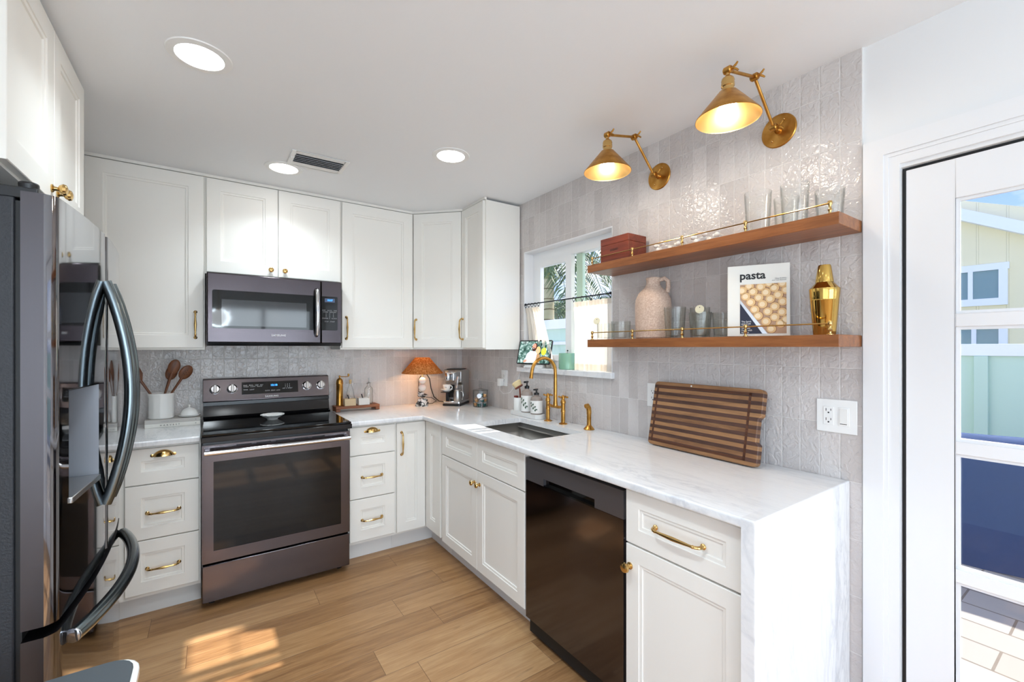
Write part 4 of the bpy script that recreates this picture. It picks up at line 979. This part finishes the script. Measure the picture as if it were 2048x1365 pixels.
# glass jar of capsules
JX, JY = -.088, -.478
t = thing('glass_jar', 'clear lidded glass jar of coffee capsules next to the coffee machine', 'jar', (JX, JY, CT))
pr = [(0, 0), (.056, 0), (.059, .003), (.059, .125), (.0585, .128)]
MB().lathe(pr+[(.0565, .128), (.0565, .006), (0, .005)], 40).obj('body', M['glass'], t)
MB().lathe([(0, .1285), (.062, .1285), (.062, .133), (.02, .142), (.006, .147), (.005, .152), (.012, .162), (.010, .176), (0, .18)], 32).obj('lid', M['glass'], t)
cap0 = None
ring = [(-.03, -.03, .0, 0), (.012, -.042, .0, 0), (.04, .0, .0, 1), (.012, .034, .0, 0), (-.03, .026, .0, 1), (-.004, -.004, .0, 0),
        (-.036, -.012, .033, 1), (.0, -.036, .033, 0), (.034, -.018, .033, 1), (.026, .026, .033, 0), (-.014, .032, .033, 1), (-.024, -.026, .066, 2), (.020, -.026, .066, 1), (.030, .018, .066, 0), (-.01, .01, .066, 1)]
def capsule(m):
    t = thing('coffee_capsule', '', 'capsule', (0, 0, 0))
    MB().lathe([(0, 0), (.010, 0), (.0125, .004), (.0155, .023), (.0155, .0245)], 16).obj('shell', m, t)
    MB().lathe([(0, .0245), (.0185, .0245), (.0185, .0255), (0, .026)], 16).obj('foil_lid', M['silver_foil'], t); return t
protos = {}
for x, y, z, k in ring:
    lab = ['green foil coffee capsule in the glass jar', 'gold foil coffee capsule in the glass jar', 'silver coffee capsule at the front top of the glass jar'][k]
    gp = ['green capsules in the glass jar', 'gold capsules in the glass jar', None][k]
    if k not in protos: c = protos[k] = capsule([M['green_foil'], M['gold_foil'], M['silver_foil']][k]); c['label'] = lab; c['group'] = gp or 'silver capsule'
    else: c = dup(protos[k], (0, 0, 0), label=lab, group=gp)
    c.location = (JX+x, JY+y, CT+.0065+z)
    if z > 0: c.rotation_euler = (random.uniform(-.5, .5), random.uniform(-.5, .5), 0); c.location.z += .002
    if k == 2: c.rotation_euler = (R(85), 0, R(-35)); c.location.z += .014

# ================================================================== SINK ITEMS
t = thing('bridge_faucet', 'antique brass bridge faucet with cross handles and a gooseneck spout', 'faucet', (-.075, -1.381, .9145))
for s in (-1, 1):
    y = -.073*s
    MB().lathe([(0, 0), (.026, 0), (.026, .004), (.020, .007), (.0125, .010), (.0125, .072), (.0145, .074), (.0145, .084), (.0125, .088), (.0125, .125), (.016, .128), (.016, .140), (.010, .150), (.008, .158), (0, .158)], 20, (0, y, 0)).obj('valve', M['brass2'], t)
    b = MB().lathe([(0, .152), (.010, .152), (.011, .165), (.006, .176), (0, .177)], 16, (0, y, 0))
    for a in range(4):
        dx, dy = math.cos(R(90*a+20)), math.sin(R(90*a+20)); b.tube([(0, y, .164), (dx*.022, y+dy*.022, .165), (dx*.028, y+dy*.028, .166)], [.004, .004, .006], 8).ball((dx*.030, y+dy*.030, .166), .006, 8, 6)
    b.obj('cross_handle', M['brass2'], t)
MB().tube([(0, -.073, .105), (0, -.03, .098), (0, 0, .102), (0, .03, .098), (0, .073, .105)], [.009, .009, .012, .009, .009], 12).obj('bridge', M['brass2'], t)
pts = [(0, 0, .10), (0, 0, .14), (0, 0, .30)]+arc((-.0925, 0, .312), .0925, 0, PI*.93, 16, 'xz')[1:]
e = pts[-1]; pts += [(e[0]-.006, 0, e[2]-.035), (e[0]-.008, 0, e[2]-.05)]
MB().tube(pts, [.016, .012]+[.0105]*(len(pts)-4)+[.0105, .0125], 16).obj('spout', M['brass2'], t)
t = thing('side_sprayer', 'antique brass side sprayer right of the bridge faucet', 'sprayer', (-.070, -1.672, .9145))
MB().lathe([(0, 0), (.030, 0), (.031, .004), (.024, .012), (.015, .022), (.0135, .026), (0, .026)], 24).obj('flange', M['brass2'], t)
MB().lathe([(.0125, .024), (.0125, .085), (.014, .09), (.014, .108)], 18).tube([(0, 0, .10), (-.003, 0, .122), (-.014, 0, .136), (-.026, 0, .134)], [.014, .015, .015, .013], 14).obj('head', M['brass2'], t)
t = thing('soap_caddy', 'pale grey stone-like caddy tray beside the faucet', 'caddy', (-.075, -1.085, .9145))
MB().prism([(y, x) for x, y in rrect(-.04, -.165, .04, .165, .035)], 0, .03).obj('tray', P('pale_grey_resin', S(222, 222, 220), .4), t, bev=.003) if False else MB().prism(rrect(-.042, -.165, .042, .165, .036), 0, .030).obj('tray', P('pale_grey_resin', S(222, 222, 220), .4), t, bev=.003)
KT = .9145+.0302
t = thing('brush_cup', 'white ceramic cup at the left end of the soap caddy', 'cup', (-.075, -.988, KT))
MB().lathe([(0, 0), (.036, 0), (.038, .003), (.038, .088), (.0365, .091), (.034, .088), (.034, .005), (0, .004)], 32).obj('body', M['ceramic'], t)
t = thing('dish_brush', 'wooden dish brush with pale bristles standing in the cup', 'brush', (-.070, -.996, KT+.0045))
MB().tube([(0, .01, 0), (0, 0, .10), (-.002, .004, .150)], [.007, .005, .005], 10).obj('handle', M['brushwood'], t)
MB().at((-.004, .010, .158), ry=R(-20), rx=R(-28)).lathe([(0, -.006), (.03, -.004), (.032, .003), (0, .006)], 20).obj('head', M['brushwood'], t)
MB().at((-.004, .010, .158), ry=R(-20), rx=R(-28)).lathe([(0, .006), (.027, .004), (.035, .035), (.030, .043), (0, .047)], 28, fn=lambda a, z: 1+.05*math.sin(14*a)).obj('bristles', M['bristle'], t)
t = thing('scrub_block', 'small red-brown scrubber peeking out of the brush cup', 'scrubber', (-.088, -.972, KT+.0045))
MB().box((-.012, -.012, 0), (.012, .012, .097)).obj('block', P('red_brown_scrubber', S(126, 44, 32), .6), t, bev=.003)
def soap(y, h, label):
    t = thing('soap_bottle', label, 'soap bottle', (-.078, y, KT), R(-60))
    MB().lathe([(0, 0), (.038, 0), (.041, .004), (.041, h*.62), (.036, h*.73), (.016, h*.80), (.014, h*.86), (0, h*.86)], 28).obj('body', M['amber'], t)
    MB().lathe([(.0415, .008), (.0415, h*.60)], 28).obj('wrap_label', M['ceramic'], t, fix=False)
    MB().lathe([(0, h*.84), (.017, h*.84), (.017, h*.93), (.006, h*.95), (.005, h*1.06), (0, h*1.06)], 16).box((-.008, -.038, h*1.05), (.008, .010, h*1.11)).obj('pump', M['blackplastic'], t, bev=.001)
    b = MB()
    def sp_(u, z): return Vector((.0422*math.sin(u), -.0422*math.cos(u), h*z))
    stem = [(-.75, .46), (-.45, .42), (-.1, .34), (.25, .24)]
    for (ua, za), (ub, zb_) in zip(stem, stem[1:]):
        p, q = sp_(ua, za), sp_(ub, zb_); o_ = Vector((0, 0, .0012)); b.add([tuple(p-o_), tuple(q-o_), tuple(q+o_), tuple(p+o_)], [(0, 1, 2, 3)])
    for (u, z, du, dz_) in ((-.75, .46, -.28, .05), (-.6, .44, .05, .12), (-.45, .42, -.2, -.11), (-.3, .39, .22, .10), (-.1, .34, -.12, -.13), (.0, .31, .3, .06), (.2, .25, -.05, -.12), (.25, .24, .3, -.03)):
        p = sp_(u, z); q = sp_(u+du, z+dz_); m_ = sp_(u+du*.5, z+dz_*.5); w2 = sp_(u+du*.5-dz_*1.1, z+dz_*.5+du*.12)-m_
        b.add([tuple(p), tuple(m_+w2), tuple(q), tuple(m_-w2)], [(0, 1, 2, 3)])
    b.obj('leaf_print', M['leafprint'], t, smooth=0, fix=False)
soap(-1.086, .190, 'taller soap bottle with leafy white wrap and black pump, middle of the caddy'); soap(-1.192, .150, 'shorter soap bottle with leafy white wrap and black pump, beside the faucet')

# ================================================================== CUTTING BOARD
t = thing('cutting_board', 'large striped wood cutting board leaning on the tiles', 'cutting board', (-.088, -2.372, .9147))
t.rotation_euler = (0, 0, R(-92)); 
cbh, cbw, cbt = .303, .262, .030
ho = bpy.data.objects
b = MB(); lean = R(-11)
poly = []
pr_ = rrect(-cbw, 0, cbw, cbh, .018)
nt_ = [(cbw, .085), (cbw-.012, .095), (cbw-.012, .185), (cbw, .197)]
i = 6
k = [p for p in pr_]
poly = k[:6]+k[6:18]+k[18:]
poly = k[18:]+nt_+k[:18]
b.prism(poly, -cbt, 0, 'y')
brd = b.obj('board', M['board'], t, bev=.003); brd.rotation_euler = (lean, 0, 0)
b = MB(); g0 = .022; g = [(-cbw+g0, g0), (cbw-g0-.03, g0), (cbw-g0-.03, cbh-g0), (-cbw+g0, cbh-g0)]
for i in range(4):
    (xa, za), (xb, zb_) = g[i], g[(i+1) % 4]
    b.box((min(xa, xb)-.005, -cbt-.0006, min(za, zb_)-.005), (max(xa, xb)+.005, -cbt+.002, max(za, zb_)+.005))
b.obj('juice_groove', wood('groove_wood', (S(58, 30, 20), S(104, 64, 44)), 'x', 2.), brd, smooth=0)
MB().lathe([(0, 0), (.004, 0), (.004, .0008), (0, .0008)], 10, (-.06, -cbt, cbh-.010), (0, -1, 0)).obj('hanging_hole', M['ceramic'], brd)

# ================================================================== LOWER SHELF ITEMS
S1, S2 = 1.4253, 1.8203
t = thing('clay_jug', 'chalky pink-beige clay jug with one loop handle', 'jug', (-.087, -2.126, S1), R(-60))
pr = [(0, 0), (.080, 0), (.086, .006), (.087, .06), (.089, .15), (.086, .190), (.070, .222), (.042, .248), (.034, .262), (.033, .280), (.036, .290), (.034, .295), (.028, .292), (.026, .27), (.03, .25)]
MB().lathe([(r_*.955, z_) for r_, z_ in pr], 40).obj('body', M['stone'], t)
MB().tube([(.030, 0, .283), (.052, 0, .290), (.068, 0, .276), (.070, 0, .248), (.064, 0, .222)], [.010, .0105, .0105, .0105, .012], 12).obj('handle', M['stone'], t)
def tumbler(x, y, z, r, h, label, group=None, taper=.82, m='ggrey'):
    o = MB().lathe([(0, 0), (r*taper, 0), (r*taper+.001, .003), (r, h-.001), (r-.0008, h), (r-.002, h-.001), (r*taper-.002, .010), (0, .008)], 40, fn=lambda a, zz: 1+.012*math.cos(10*a)).obj('drinking_glass', M[m], None)
    o.location = (x, y, z); tag(o, label, 'glass', group); return o
def rim_tag(x, y, z, label, rz=-70):
    o = MB().lathe([(0, 0), (.0185, 0), (.0185, .001), (0, .001)], 28, (0, 0, 0), (0, -1, 0), fn=lambda a, zz: 1+.03*math.cos(16*a)).mat(1).lathe([(0, .001), (.002, .001), (.002, .0014), (0, .0014)], 8, (0, 0, .008), (0, -1, 0)).obj('paper_tag', [M['cream'], M['dark']])
    o.location = (x, y, z); o.rotation_euler = (R(-8), 0, R(rz)); tag(o, label, 'tag')
tumbler(-.118, -1.846, S1, .046, .085, 'low smoky tumbler at the window end of the lower shelf', taper=.95)
tumbler(-.112, -1.945, S1, .049, .092, 'low smoky tumbler beside the clay jug', taper=.95)
rim_tag(-.150, -1.812, S1+.0995, 'round cream paper tag on the leftmost low tumbler')
tumbler(-.118, -2.268, S1, .048, .140, 'tall smoky tumbler just right of the clay jug')
tumbler(-.052, -2.350, S1, .042, .136, 'tall smoky tumbler at the back behind the cream tag')
tumbler(-.126, -2.398, S1, .046, .108, 'short flared tumbler in front with a cream tag above its rim')
tumbler(-.062, -2.462, S1, .042, .106, 'short smoky tumbler nearest the cookbook')
rim_tag(-.106, -2.383, S1+.124, 'round cream paper tag on the short flared tumbler')
# cookbook
t = thing('cookbook', 'upright white cookbook titled pasta with a photo of dough rounds', 'book', (-.110, -2.632, S1), R(-62))
w_, h_, th = .105, .279, .034
lean = R(-3)
hb = MB().box((-w_, 0, 0), (w_, .003, h_)).box((-w_, th-.003, 0), (w_, th, h_)).box((-w_-.002, 0.001, 0), (-w_+.004, th-.001, h_)).obj('cover', M['book'], t, bev=.001); hb.rotation_euler = (lean, 0, 0); hb.location = (0, 0, .0019)
MB().box((-w_+.004, .0032, .003), (w_-.004, th-.0032, h_-.003)).obj('pages', M['page'], hb, smooth=0)
def cv(px, py): return (-w_+(px-140)/(1053-140)*2*w_, (1215-py)/(1215-150)*h_)
X0, Zb = cv(325, 1180); X1, Zt = cv(1002, 440)
b = MB().add([(X0, -.0004, Zb), (X1, -.0004, Zb), (X1, -.0004, Zt), (X0, -.0004, Zt)], [(0, 1, 2, 3)])
cl = lambda p: (min(max(p[0], X0), X1), min(max(p[1], Zb), Zt))
for px, py in ((470, 465), (640, 485), (765, 440), (835, 510), (525, 552), (715, 570), (955, 450), (890, 615), (415, 620), (610, 645), (775, 670), (490, 710), (665, 745), (955, 715), (842, 785), (550, 820), (740, 855), (600, 915), (945, 868), (840, 942), (715, 1002), (922, 1035), (790, 1112), (362, 530), (1002, 550), (1000, 980)):
    for k_, (rr, y_, dx) in enumerate(((.0172, -.0007, .0), (.0158, -.0010, -.0010), (.0095, -.0013, -.0025))):
        c = cv(px, py); ps = [cl((c[0]+dx+rr*math.cos(2*PI*i/20), c[1]+rr*math.sin(2*PI*i/20))) for i in range(20)]
        b.mat((2, 1, 5)[k_]).add([(x, y_, z) for x, z in ps], [tuple(range(20))])
b.mat(3).add([(x, -.0016, z) for x, z in (cv(325, 720), cv(325, 1180), cv(655, 1180))], [(0, 1, 2)])
b.mat(4).add([(x, -.0015, z) for x, z in (cv(325, 665), cv(325, 722), cv(657, 1180), cv(730, 1180))], [(0, 1, 2, 3)])
b.obj('cover_photo', [M['doughbg'], M['dough'], M['dough2'], M['navy'], M['steel'], M['dough3']], hb, smooth=0, fix=False)
tx, tz = cv(318, 312); text('title_lettering', 'pasta', .043, M['black_ink'], hb, (tx, -.0008, tz), 'LEFT', bold=.0010)
tx, tz = cv(1002, 385); text('author_lettering', 'Missy Robbins\nand Talia Baiocchi', .0065, M['grey_ink'], hb, (tx, -.0008, tz), 'RIGHT')
tx, tz = cv(345, 1080); text('subtitle_lettering', "The Spirit\nand Craft\nof Italy's\nGreatest\nFood, with\nRecipes", .0085, M['white_ink'], hb, (tx, -.002, tz), 'LEFT', bold=.0001)
st_ = text('spine_lettering', 'p a s t a', .012, M['black_ink'], hb, (-w_-.0025, th/2, .085), rot=Matrix.Rotation(R(-90), 4, 'Z') @ Matrix.Rotation(R(90), 4, 'Y'))
t = thing('cocktail_shaker', 'polished gold cocktail shaker at the door end of the lower shelf', 'cocktail shaker', (-.100, -2.850, S1))
MB().lathe([(0, 0), (.0315, 0), (.033, .004), (.0425, .120), (.0428, .1205), (.0420, .123), (.0428, .126), (.0455, .158), (.0450, .161)], 40).obj('tumbler', M['gold'], t)
MB().lathe([(.0452, .161), (.040, .166), (.028, .180), (.026, .183)], 40).obj('shoulder', M['gold'], t)
MB().lathe([(.0265, .183), (.0265, .188), (.0195, .238), (.0175, .243), (0, .244)], 36).obj('cap', M['gold'], t)

# ================================================================== UPPER SHELF ITEMS
t = thing('wooden_box', 'reddish brown wooden box with a black top handle on the upper shelf', 'box', (-.095, -1.945, S2))
MB().box((-.068, -.093, 0), (.068, .093, .092)).obj('body', M['mahog'], t, bev=.002)
MB().box((-.068, -.093, .0925), (.068, .093, .128)).obj('lid', M['mahog'], t, bev=.002)
MB().box((-.008, -.025, .128), (.008, .025, .136)).obj('handle', M['blackplastic'], t, bev=.002)
text('stamped_lettering', 'LEGNO', .016, M['black_ink'], t, (-.0685, .0, .062), rot=Matrix.Rotation(R(-90), 4, 'Z'))
def bobble(y, label, seed):
    rnd = random.Random(seed)
    b = MB().lathe([(0, .006), (.03, .008), (.040, .028), (.037, .030), (.026, .014), (0, .012)], 24)
    for i in range(9):
        a = 2*PI*i/9+rnd.uniform(-.2, .2); z = .02+.018*(i % 2)
        d = Vector((math.cos(a), math.sin(a), .15-.5*(i % 2 == 0))).normalized(); p = Vector((.034*math.cos(a), .034*math.sin(a), z))
        b.tube([tuple(p), tuple(p+d*.012)], .007, 8).ball(tuple(p+d*.016), .011, 12, 8)
    for i in range(3): a = 2*PI*i/3+.4; b.ball((.022*math.cos(a), .022*math.sin(a), .010), .010, 10, 8)
    o = b.obj('knobby_bowl', M['ceramic']); o.location = (-.100, y, S2+.0002); tag(o, label, 'ornament')
bobble(-2.215, 'white knobby ceramic bowl next to the wooden box', 3); bobble(-2.405, 'white knobby ceramic bowl, the one nearer the clear glasses', 5)
tumbler(-.120, -2.635, S2, .047, .158, 'tall clear tumbler, leftmost on the upper shelf', m='glass')
tumbler(-.055, -2.708, S2, .042, .130, 'shorter clear tumbler at the back of the upper shelf, second from the left', m='glass')
tumbler(-.122, -2.765, S2, .045, .150, 'clear flared tumbler in front on the upper shelf, third from the left', m='glass')
tumbler(-.062, -2.852, S2, .044, .118, 'short clear tumbler nearest the door on the upper shelf', m='glass')

# ================================================================== WINDOW ITEMS
SZ = WZ0+.0004
t = thing('curtain_rod', 'thin black cafe curtain rod across the sink window', 'curtain rod', (.004, 0, 1.690))
MB().tube([(0, WY0+.008, 0), (0, WY1-.008, 0)], .0042, 10).obj('rod', M['iron'], t)
for y in (WY0+.015, WY1-.015): MB().ball((0, y, 0), .0085, 10, 8).obj('end_cap', M['iron'], t)
def curtain(label, y0t, y1t, y0b, y1b, npl, xb=0., z1=1.664, z0=None, phase=0., band=True):
    z0 = z0 or SZ+.003
    t = thing('cafe_curtain', label, 'curtain', (.004, 0, 0))
    def fn(u, v):
        e = v**.8
        y = (y0t+(y1t-y0t)*u)*(1-e)+(y0b+(y1b-y0b)*u)*e
        amp = .010+.006*v; pin = 1-.55*math.exp(-((v-.1)/.05)**2)
        return (amp*pin*math.sin(2*PI*npl*u+phase)+.004*math.sin(2*PI*npl*2.3*u+1.7*v)+xb*v**.8, y, z1+(z0-z1)*v)
    MB().grid(fn, 110, 24).obj('panel', M['curtain'], t, fix=False)
    MB().grid(lambda u, v: tuple(Vector(fn(u, v*.075))+Vector((-.0012, 0, 0))), 110, 2).obj('header_tape', M['curtain'], t, fix=False)
    MB().grid(lambda u, v: tuple(Vector(fn(u, .91+v*.09))+Vector((-.0012, 0, 0))), 110, 2).obj('hem', M['curtain'], t, fix=False)
    for i in range(5):
        u = (i+.1)/4.2; p = fn(min(u, 1), 0)
        MB().tube(arc((0, p[1], 1.684), .0115, 0, 2*PI, 16, 'xz')[:-1], .0014, 6, True).box((-.002, p[1]-.002, 1.662), (.002, p[1]+.002, 1.673)).obj('clip_ring', M['iron'], t)
curtain('cream linen cafe curtain on the left, swept aside behind the tablet', -.956, -1.112, -.956, -1.235, 5, xb=.046)
curtain('cream linen cafe curtain on the right behind the lower shelf end', -1.455, -1.772, -1.47, -1.774, 8, phase=1.)
# tablet on stand
t = thing('tablet', 'tablet in landscape showing a photo of a couple outdoors, on the window sill', 'tablet', (-.014, -1.068, SZ+.0225), R(-76))
tl = R(-14)
sh = MB().prism(rrect(-.146, .0, .146, .172, .012), -.007, 0, 'y').obj('bezel', M['blackplastic'], t); sh.rotation_euler = (tl, 0, 0)
m_, nt = newmat('photo_foliage')
nn = noise(nt, coords(nt), 55, 5, .7)
e_ = nd(nt, 'ShaderNodeEmission', {}, {0: ramp(nt, nn, [(.35, S(20, 36, 34)), (.5, S(84, 120, 110)), (.66, S(200, 222, 220))]), 1: .8})
nt.links.new(e_.outputs[0], nd(nt, 'ShaderNodeOutputMaterial').inputs[0])
pm = [m_]+[emit('photo_'+n_, c_, .85) for n_, c_ in (('shirt', S(214, 226, 240)), ('skin', S(214, 150, 128)), ('beard', S(70, 38, 30)), ('hair', S(226, 186, 122)), ('face', S(234, 178, 144)), ('sun', S(200, 224, 70)), ('trunk', S(24, 30, 30)), ('dress', S(178, 140, 100)))]
b = MB()
def ph(poly, mi, y): b.mat(mi).add([(x, y, z) for x, z in poly], [tuple(range(len(poly)))])
def el(cx, cz, rx, rz, a=0.): return [(cx+rx*math.cos(q)*math.cos(a)-rz*math.sin(q)*math.sin(a), cz+rx*math.cos(q)*math.sin(a)+rz*math.sin(q)*math.cos(a)) for q in [2*PI*i/18 for i in range(18)]]
ph([(-.138, .008), (.138, .008), (.138, .164), (-.138, .164)], 0, -.0073)
ph([(.045, .06), (.052, .06), (.060, .150), (.050, .150)], 7, -.0075); ph(el(.083, .092, .022, .028), 6, -.0076)
ph([(-.080, .010), (.022, .010), (.030, .075), (.012, .092), (-.030, .096), (-.062, .075)], 1, -.0078)
ph(el(.000, .122, .021, .030, -.25), 3, -.0080); ph(el(-.004, .126, .016, .022, -.25), 2, -.0082); ph(el(-.007, .107, .013, .012, -.25), 3, -.0083); ph(el(-.007, .111, .006, .002, -.2), 1, -.0084)
ph(el(.034, .100, .020, .026, .1), 4, -.0080); ph(el(.030, .096, .013, .018, .1), 5, -.0082); ph([(.020, .010), (.056, .010), (.054, .070), (.028, .075)], 8, -.0081); ph(el(-.070, .022, .016, .010, .4), 2, -.0082)
scr = b.obj('screen', pm, sh, smooth=0, fix=False)
text('clock_digits', '10:25', .022, M['white_ink'], sh, (-.092, -.0085, .154))
t2 = thing('tablet_stand', 'low white tablet stand on the marble window sill', 'stand', (-.002, -1.068, SZ), R(-76))
MB().prism(rrect(-.085, -.024, .085, .035, .015), 0, .010).obj('base', M['plastic'], t2, bev=.002)
MB().box((-.08, -.012, .010), (.08, .012, .0222)).obj('rest', M['plastic'], t2, bev=.003)
t = thing('candle_jar', 'mint green ribbed glass candle jar on the window sill', 'candle', (.028, -1.375, SZ))
MB().lathe([(0, 0), (.050, 0), (.054, .004), (.054, .100), (.052, .104), (.048, .104), (.048, .075), (0, .072)], 64, fn=lambda a, z: 1+(.02*math.sin(20*a+z*60) if .006 < z < .095 else 0)).obj('jar', M['mint'], t)
MB().tube([(0, 0, .072), (.004, 0, .118)], .0012, 6).ball((.004, 0, .120), .005, 8, 6).obj('wick', M['dark'], t)

# ================================================================== OUTDOORS
GZ = -.10
b = MB().box((.16, -14, GZ-.1), (26, 16, GZ)); struct(b.obj('paving', M['paver'], smooth=0))
# covered patio furniture
t = thing('furniture_cover', 'navy cover draped over bulky patio furniture outside the door', 'cover', (2.38, -2.25, GZ+.002))
t.rotation_euler = (0, 0, R(8))
rnd = random.Random(2)
def cov(u, v):
    # v 0 bottom .. 1 top over the front and round the corner
    pts = [(1.5, .15), (0.05, .0), (0, -.15), (0, -2.6)]
    return None
b = MB()
cx = [(.5, 0), (.12, 0), (.03, -.03), (0, -.12)]+[(0.0+.015*math.sin(i*1.9), -.12-i*.16) for i in range(1, 16)]
zs = [0, .05, .22, .45, .66, .82, .872]
vs = []; k = len(cx)
for j, z in enumerate(zs):
    for i, (x, y) in enumerate(cx):
        f = -.05*(1-z/.85)*(1+.4*math.sin(i*1.3+z*5)) + (.03 if z > .85 else 0)
        vs.append((x+f*(1 if x < .2 else 0), y, z))
fs = [(j*k+i, j*k+i+1, (j+1)*k+i+1, (j+1)*k+i) for j in range(len(zs)-1) for i in range(k-1)]
b.add(vs, fs)
tp = [vs[(len(zs)-1)*k+i] for i in range(1, k)]
nb = len(tp); b.add(tp+[(x+.42, y, .895+.012*math.sin(y*4)) for x, y, z in tp]+[(x+.46, y, 0) for x, y, z in tp], [(i, i+1, nb+i+1, nb+i) for i in range(nb-1)]+[(nb+i, nb+i+1, 2*nb+i+1, 2*nb+i) for i in range(nb-1)])
b.obj('drape', M['cover'], t, smooth=60, sub=1)
# fences
def fence(label, x, y0, y1, top, posts):
    t = thing('vinyl_fence', label, 'fence', (x, 0, GZ))
    h = top-GZ
    MB().box((.01, y0, .08), (.03, y1, h-.12)).obj('panel', M['mintfence'], t, smooth=0)
    MB().box((-.02, y0, h-.12), (.06, y1, h)).obj('top_rail', M['housewhite'], t, bev=.004)
    MB().box((-.02, y0, .0), (.06, y1, .10)).obj('bottom_rail', M['housewhite'], t, bev=.004)
    for y in posts: MB().box((-.035, y-.05, 0), (.075, y+.05, h-.121)).obj('post', M['mintfence'], t, bev=.004)
    return t
fence('long pale mint fence with white cap rail beyond the covered furniture', 4.6, -9, -.6, 1.42, (-8, -6.2, -4.3, -2.52, -.7))
t = fence('pale mint fence close outside the sink window', 1.75, -.5, 6, 1.74, (-.4, 1.5, 3.4))
MB().box((-.02, -.5, 1.52), (.05, 6, 1.56)).obj('middle_rail', M['housewhite'], t, bev=.004)
# yellow house
HX = 11.
t = thing('house', 'yellow two-storey house with white rake trim and sliding windows', 'house', (HX, 0, GZ))
zr = lambda y: 4.15-GZ+(y+1.1)*.55 - .05
MB().prism([(-11, 0), (2., 0), (2., zr(2.)), (-11, max(.5, zr(-11)))], 0, 6, 'x').obj('wall', M['housey'], t, smooth=0)
MB().prism([(-11, zr(-11)), (2.2, zr(2.2)), (2.2, zr(2.2)+.24), (-11, zr(-11)+.24)], -.25, 6.2, 'x').obj('roof', M['housewhite'], t, smooth=0)
def hwin(y0, y1, z0, z1):
    f = MB()
    for (a, c, e, g_) in ((y0-.14, y1+.14, z1, z1+.13), (y0-.12, y1+.12, z0-.14, z0), (y0-.12, y0, z0, z1), (y1, y1+.12, z0, z1), ((y0+y1)/2-.035, (y0+y1)/2+.035, z0, z1)): f.box((-.06, a, e-GZ), (0, c, g_-GZ))
    f = f.obj('window', M['housewhite'], t, smooth=0)
    MB().box((-.03, y0, z0-GZ), (-.001, y1, z1-GZ)).obj('pane', M['housepane'], f, smooth=0)
hwin(-1.80, -1.02, 2.37, 2.93); hwin(-1.80, -1.12, 1.18, 1.76)
t = thing('neighbor_house', 'low grey-roofed house beyond the palm', 'house', (10.5, 4.2, GZ))
MB().box((0, -1.2, 0), (5, 5, 2.5)).obj('wall', M['housewhite'], t, smooth=0)
MB().prism([(-.4, 2.45), (5.4, 2.45), (3.2, 4.0), (1.8, 4.0)], -1.5, 5.4, 'y').obj('roof', M['shingle'], t, smooth=0)
# palm
def frond(m_parent, az, lift, L, seed):
    rnd = random.Random(seed); b = MB(); n = 26
    d = Vector((math.cos(az), math.sin(az), 0)); side = Vector((-math.sin(az), math.cos(az), 0)); P_ = []
    for i in range(n+1):
        u = i/n; P_.append(d*(L*(u*.92))+Vector((0, 0, lift*u-1.75*L*.52*u*u)))
    b.tube([tuple(p) for p in P_], [.022*(1-i/n)+.004 for i in range(n+1)], 6)
    for i in range(2, n):
        for s in (-1, 1):
            for kk in range(2):
                p = P_[i]+(P_[min(i+1, n)]-P_[i])*kk*.5; tn = (P_[i+1]-P_[i-1]).normalized()
                ll = .62*math.sin(PI*(.12+.86*i/n))+.12
                q = p+(side*s*.75+tn*.6+Vector((0, 0, -.35+rnd.uniform(-.2, .2)))).normalized()*ll
                mid = (p+q)/2+Vector((0, 0, .05)); wv = tn*.020
                b.add([tuple(p), tuple(mid+wv), tuple(q), tuple(mid-wv)], [(0, 1, 2, 3)])
    return b.obj('frond', M['leaf'], m_parent, smooth=0, fix=False)
t = thing('palm_tree', 'palm with a smooth ringed trunk and drooping fronds outside the sink window', 'palm tree', (3.02, 2.48, GZ))
MB().lathe([(0, 0), (.16, 0), (.125, .3), (.108, 1.2), (.102, 2.6), (.118, 2.72), (.112, 3.3), (.07, 3.75), (0, 3.8)], 24).obj('trunk', M['bark'], t)
for i, (az, lf, L) in enumerate(((-95, .55, 1.9), (-70, .35, 1.7), (-130, .5, 1.8), (-30, .7, 2.), (10, .6, 2.), (60, .7, 2.), (110, .6, 1.9), (160, .6, 1.9), (205, .5, 1.8), (-110, .1, 1.6), (240, .25, 1.7), (-55, .05, 1.5))):
    f = frond(t, R(az), lf, L, i); f.location = (0, 0, 3.62-.02*i)
# small palm clump filling behind the trunk
t = thing('palm_shrub', 'bushy palm behind the fence right of the trunk', 'palm', (6.0, 5.0, GZ))
MB().lathe([(0, 0), (.10, 0), (.09, 2.0), (.06, 2.4), (0, 2.42)], 12).obj('trunk', M['bark'], t)
for i in range(13):
    f = frond(t, R(i*27.7+8), .9+.35*(i % 3), 1.75, 40+i); f.location = (0, 0, 2.35)
def leafy(loc, r, n, label, seed):
    rnd = random.Random(seed); t = thing('tree', label, 'tree', loc)
    MB().tube([(0, 0, 0), (.1, 0, 1.5), (0, .1, 3.)], [.16, .12, .07], 8).obj('trunk', M['bark'], t)
    b = MB()
    for i in range(n):
        p = Vector((rnd.gauss(0, 1), rnd.gauss(0, 1), rnd.gauss(0, 1))).normalized()*r*rnd.uniform(.3, 1)**.5; p.z = p.z*.8+3.4
        a = Vector((rnd.gauss(0, 1), rnd.gauss(0, 1), rnd.gauss(0, 1))).normalized(); c = a.orthogonal().normalized(); s_ = .11
        b.add([tuple(p-a*s_), tuple(p+c*s_*.5), tuple(p+a*s_), tuple(p-c*s_*.5)], [(0, 1, 2, 3)])
    b.obj('crown', M['leaf2'], t, smooth=0, fix=False)
leafy((21.5, -2.75, GZ+1.9), 1.35, 2600, 'dark leafy tree top behind the roof of the yellow house', 11)
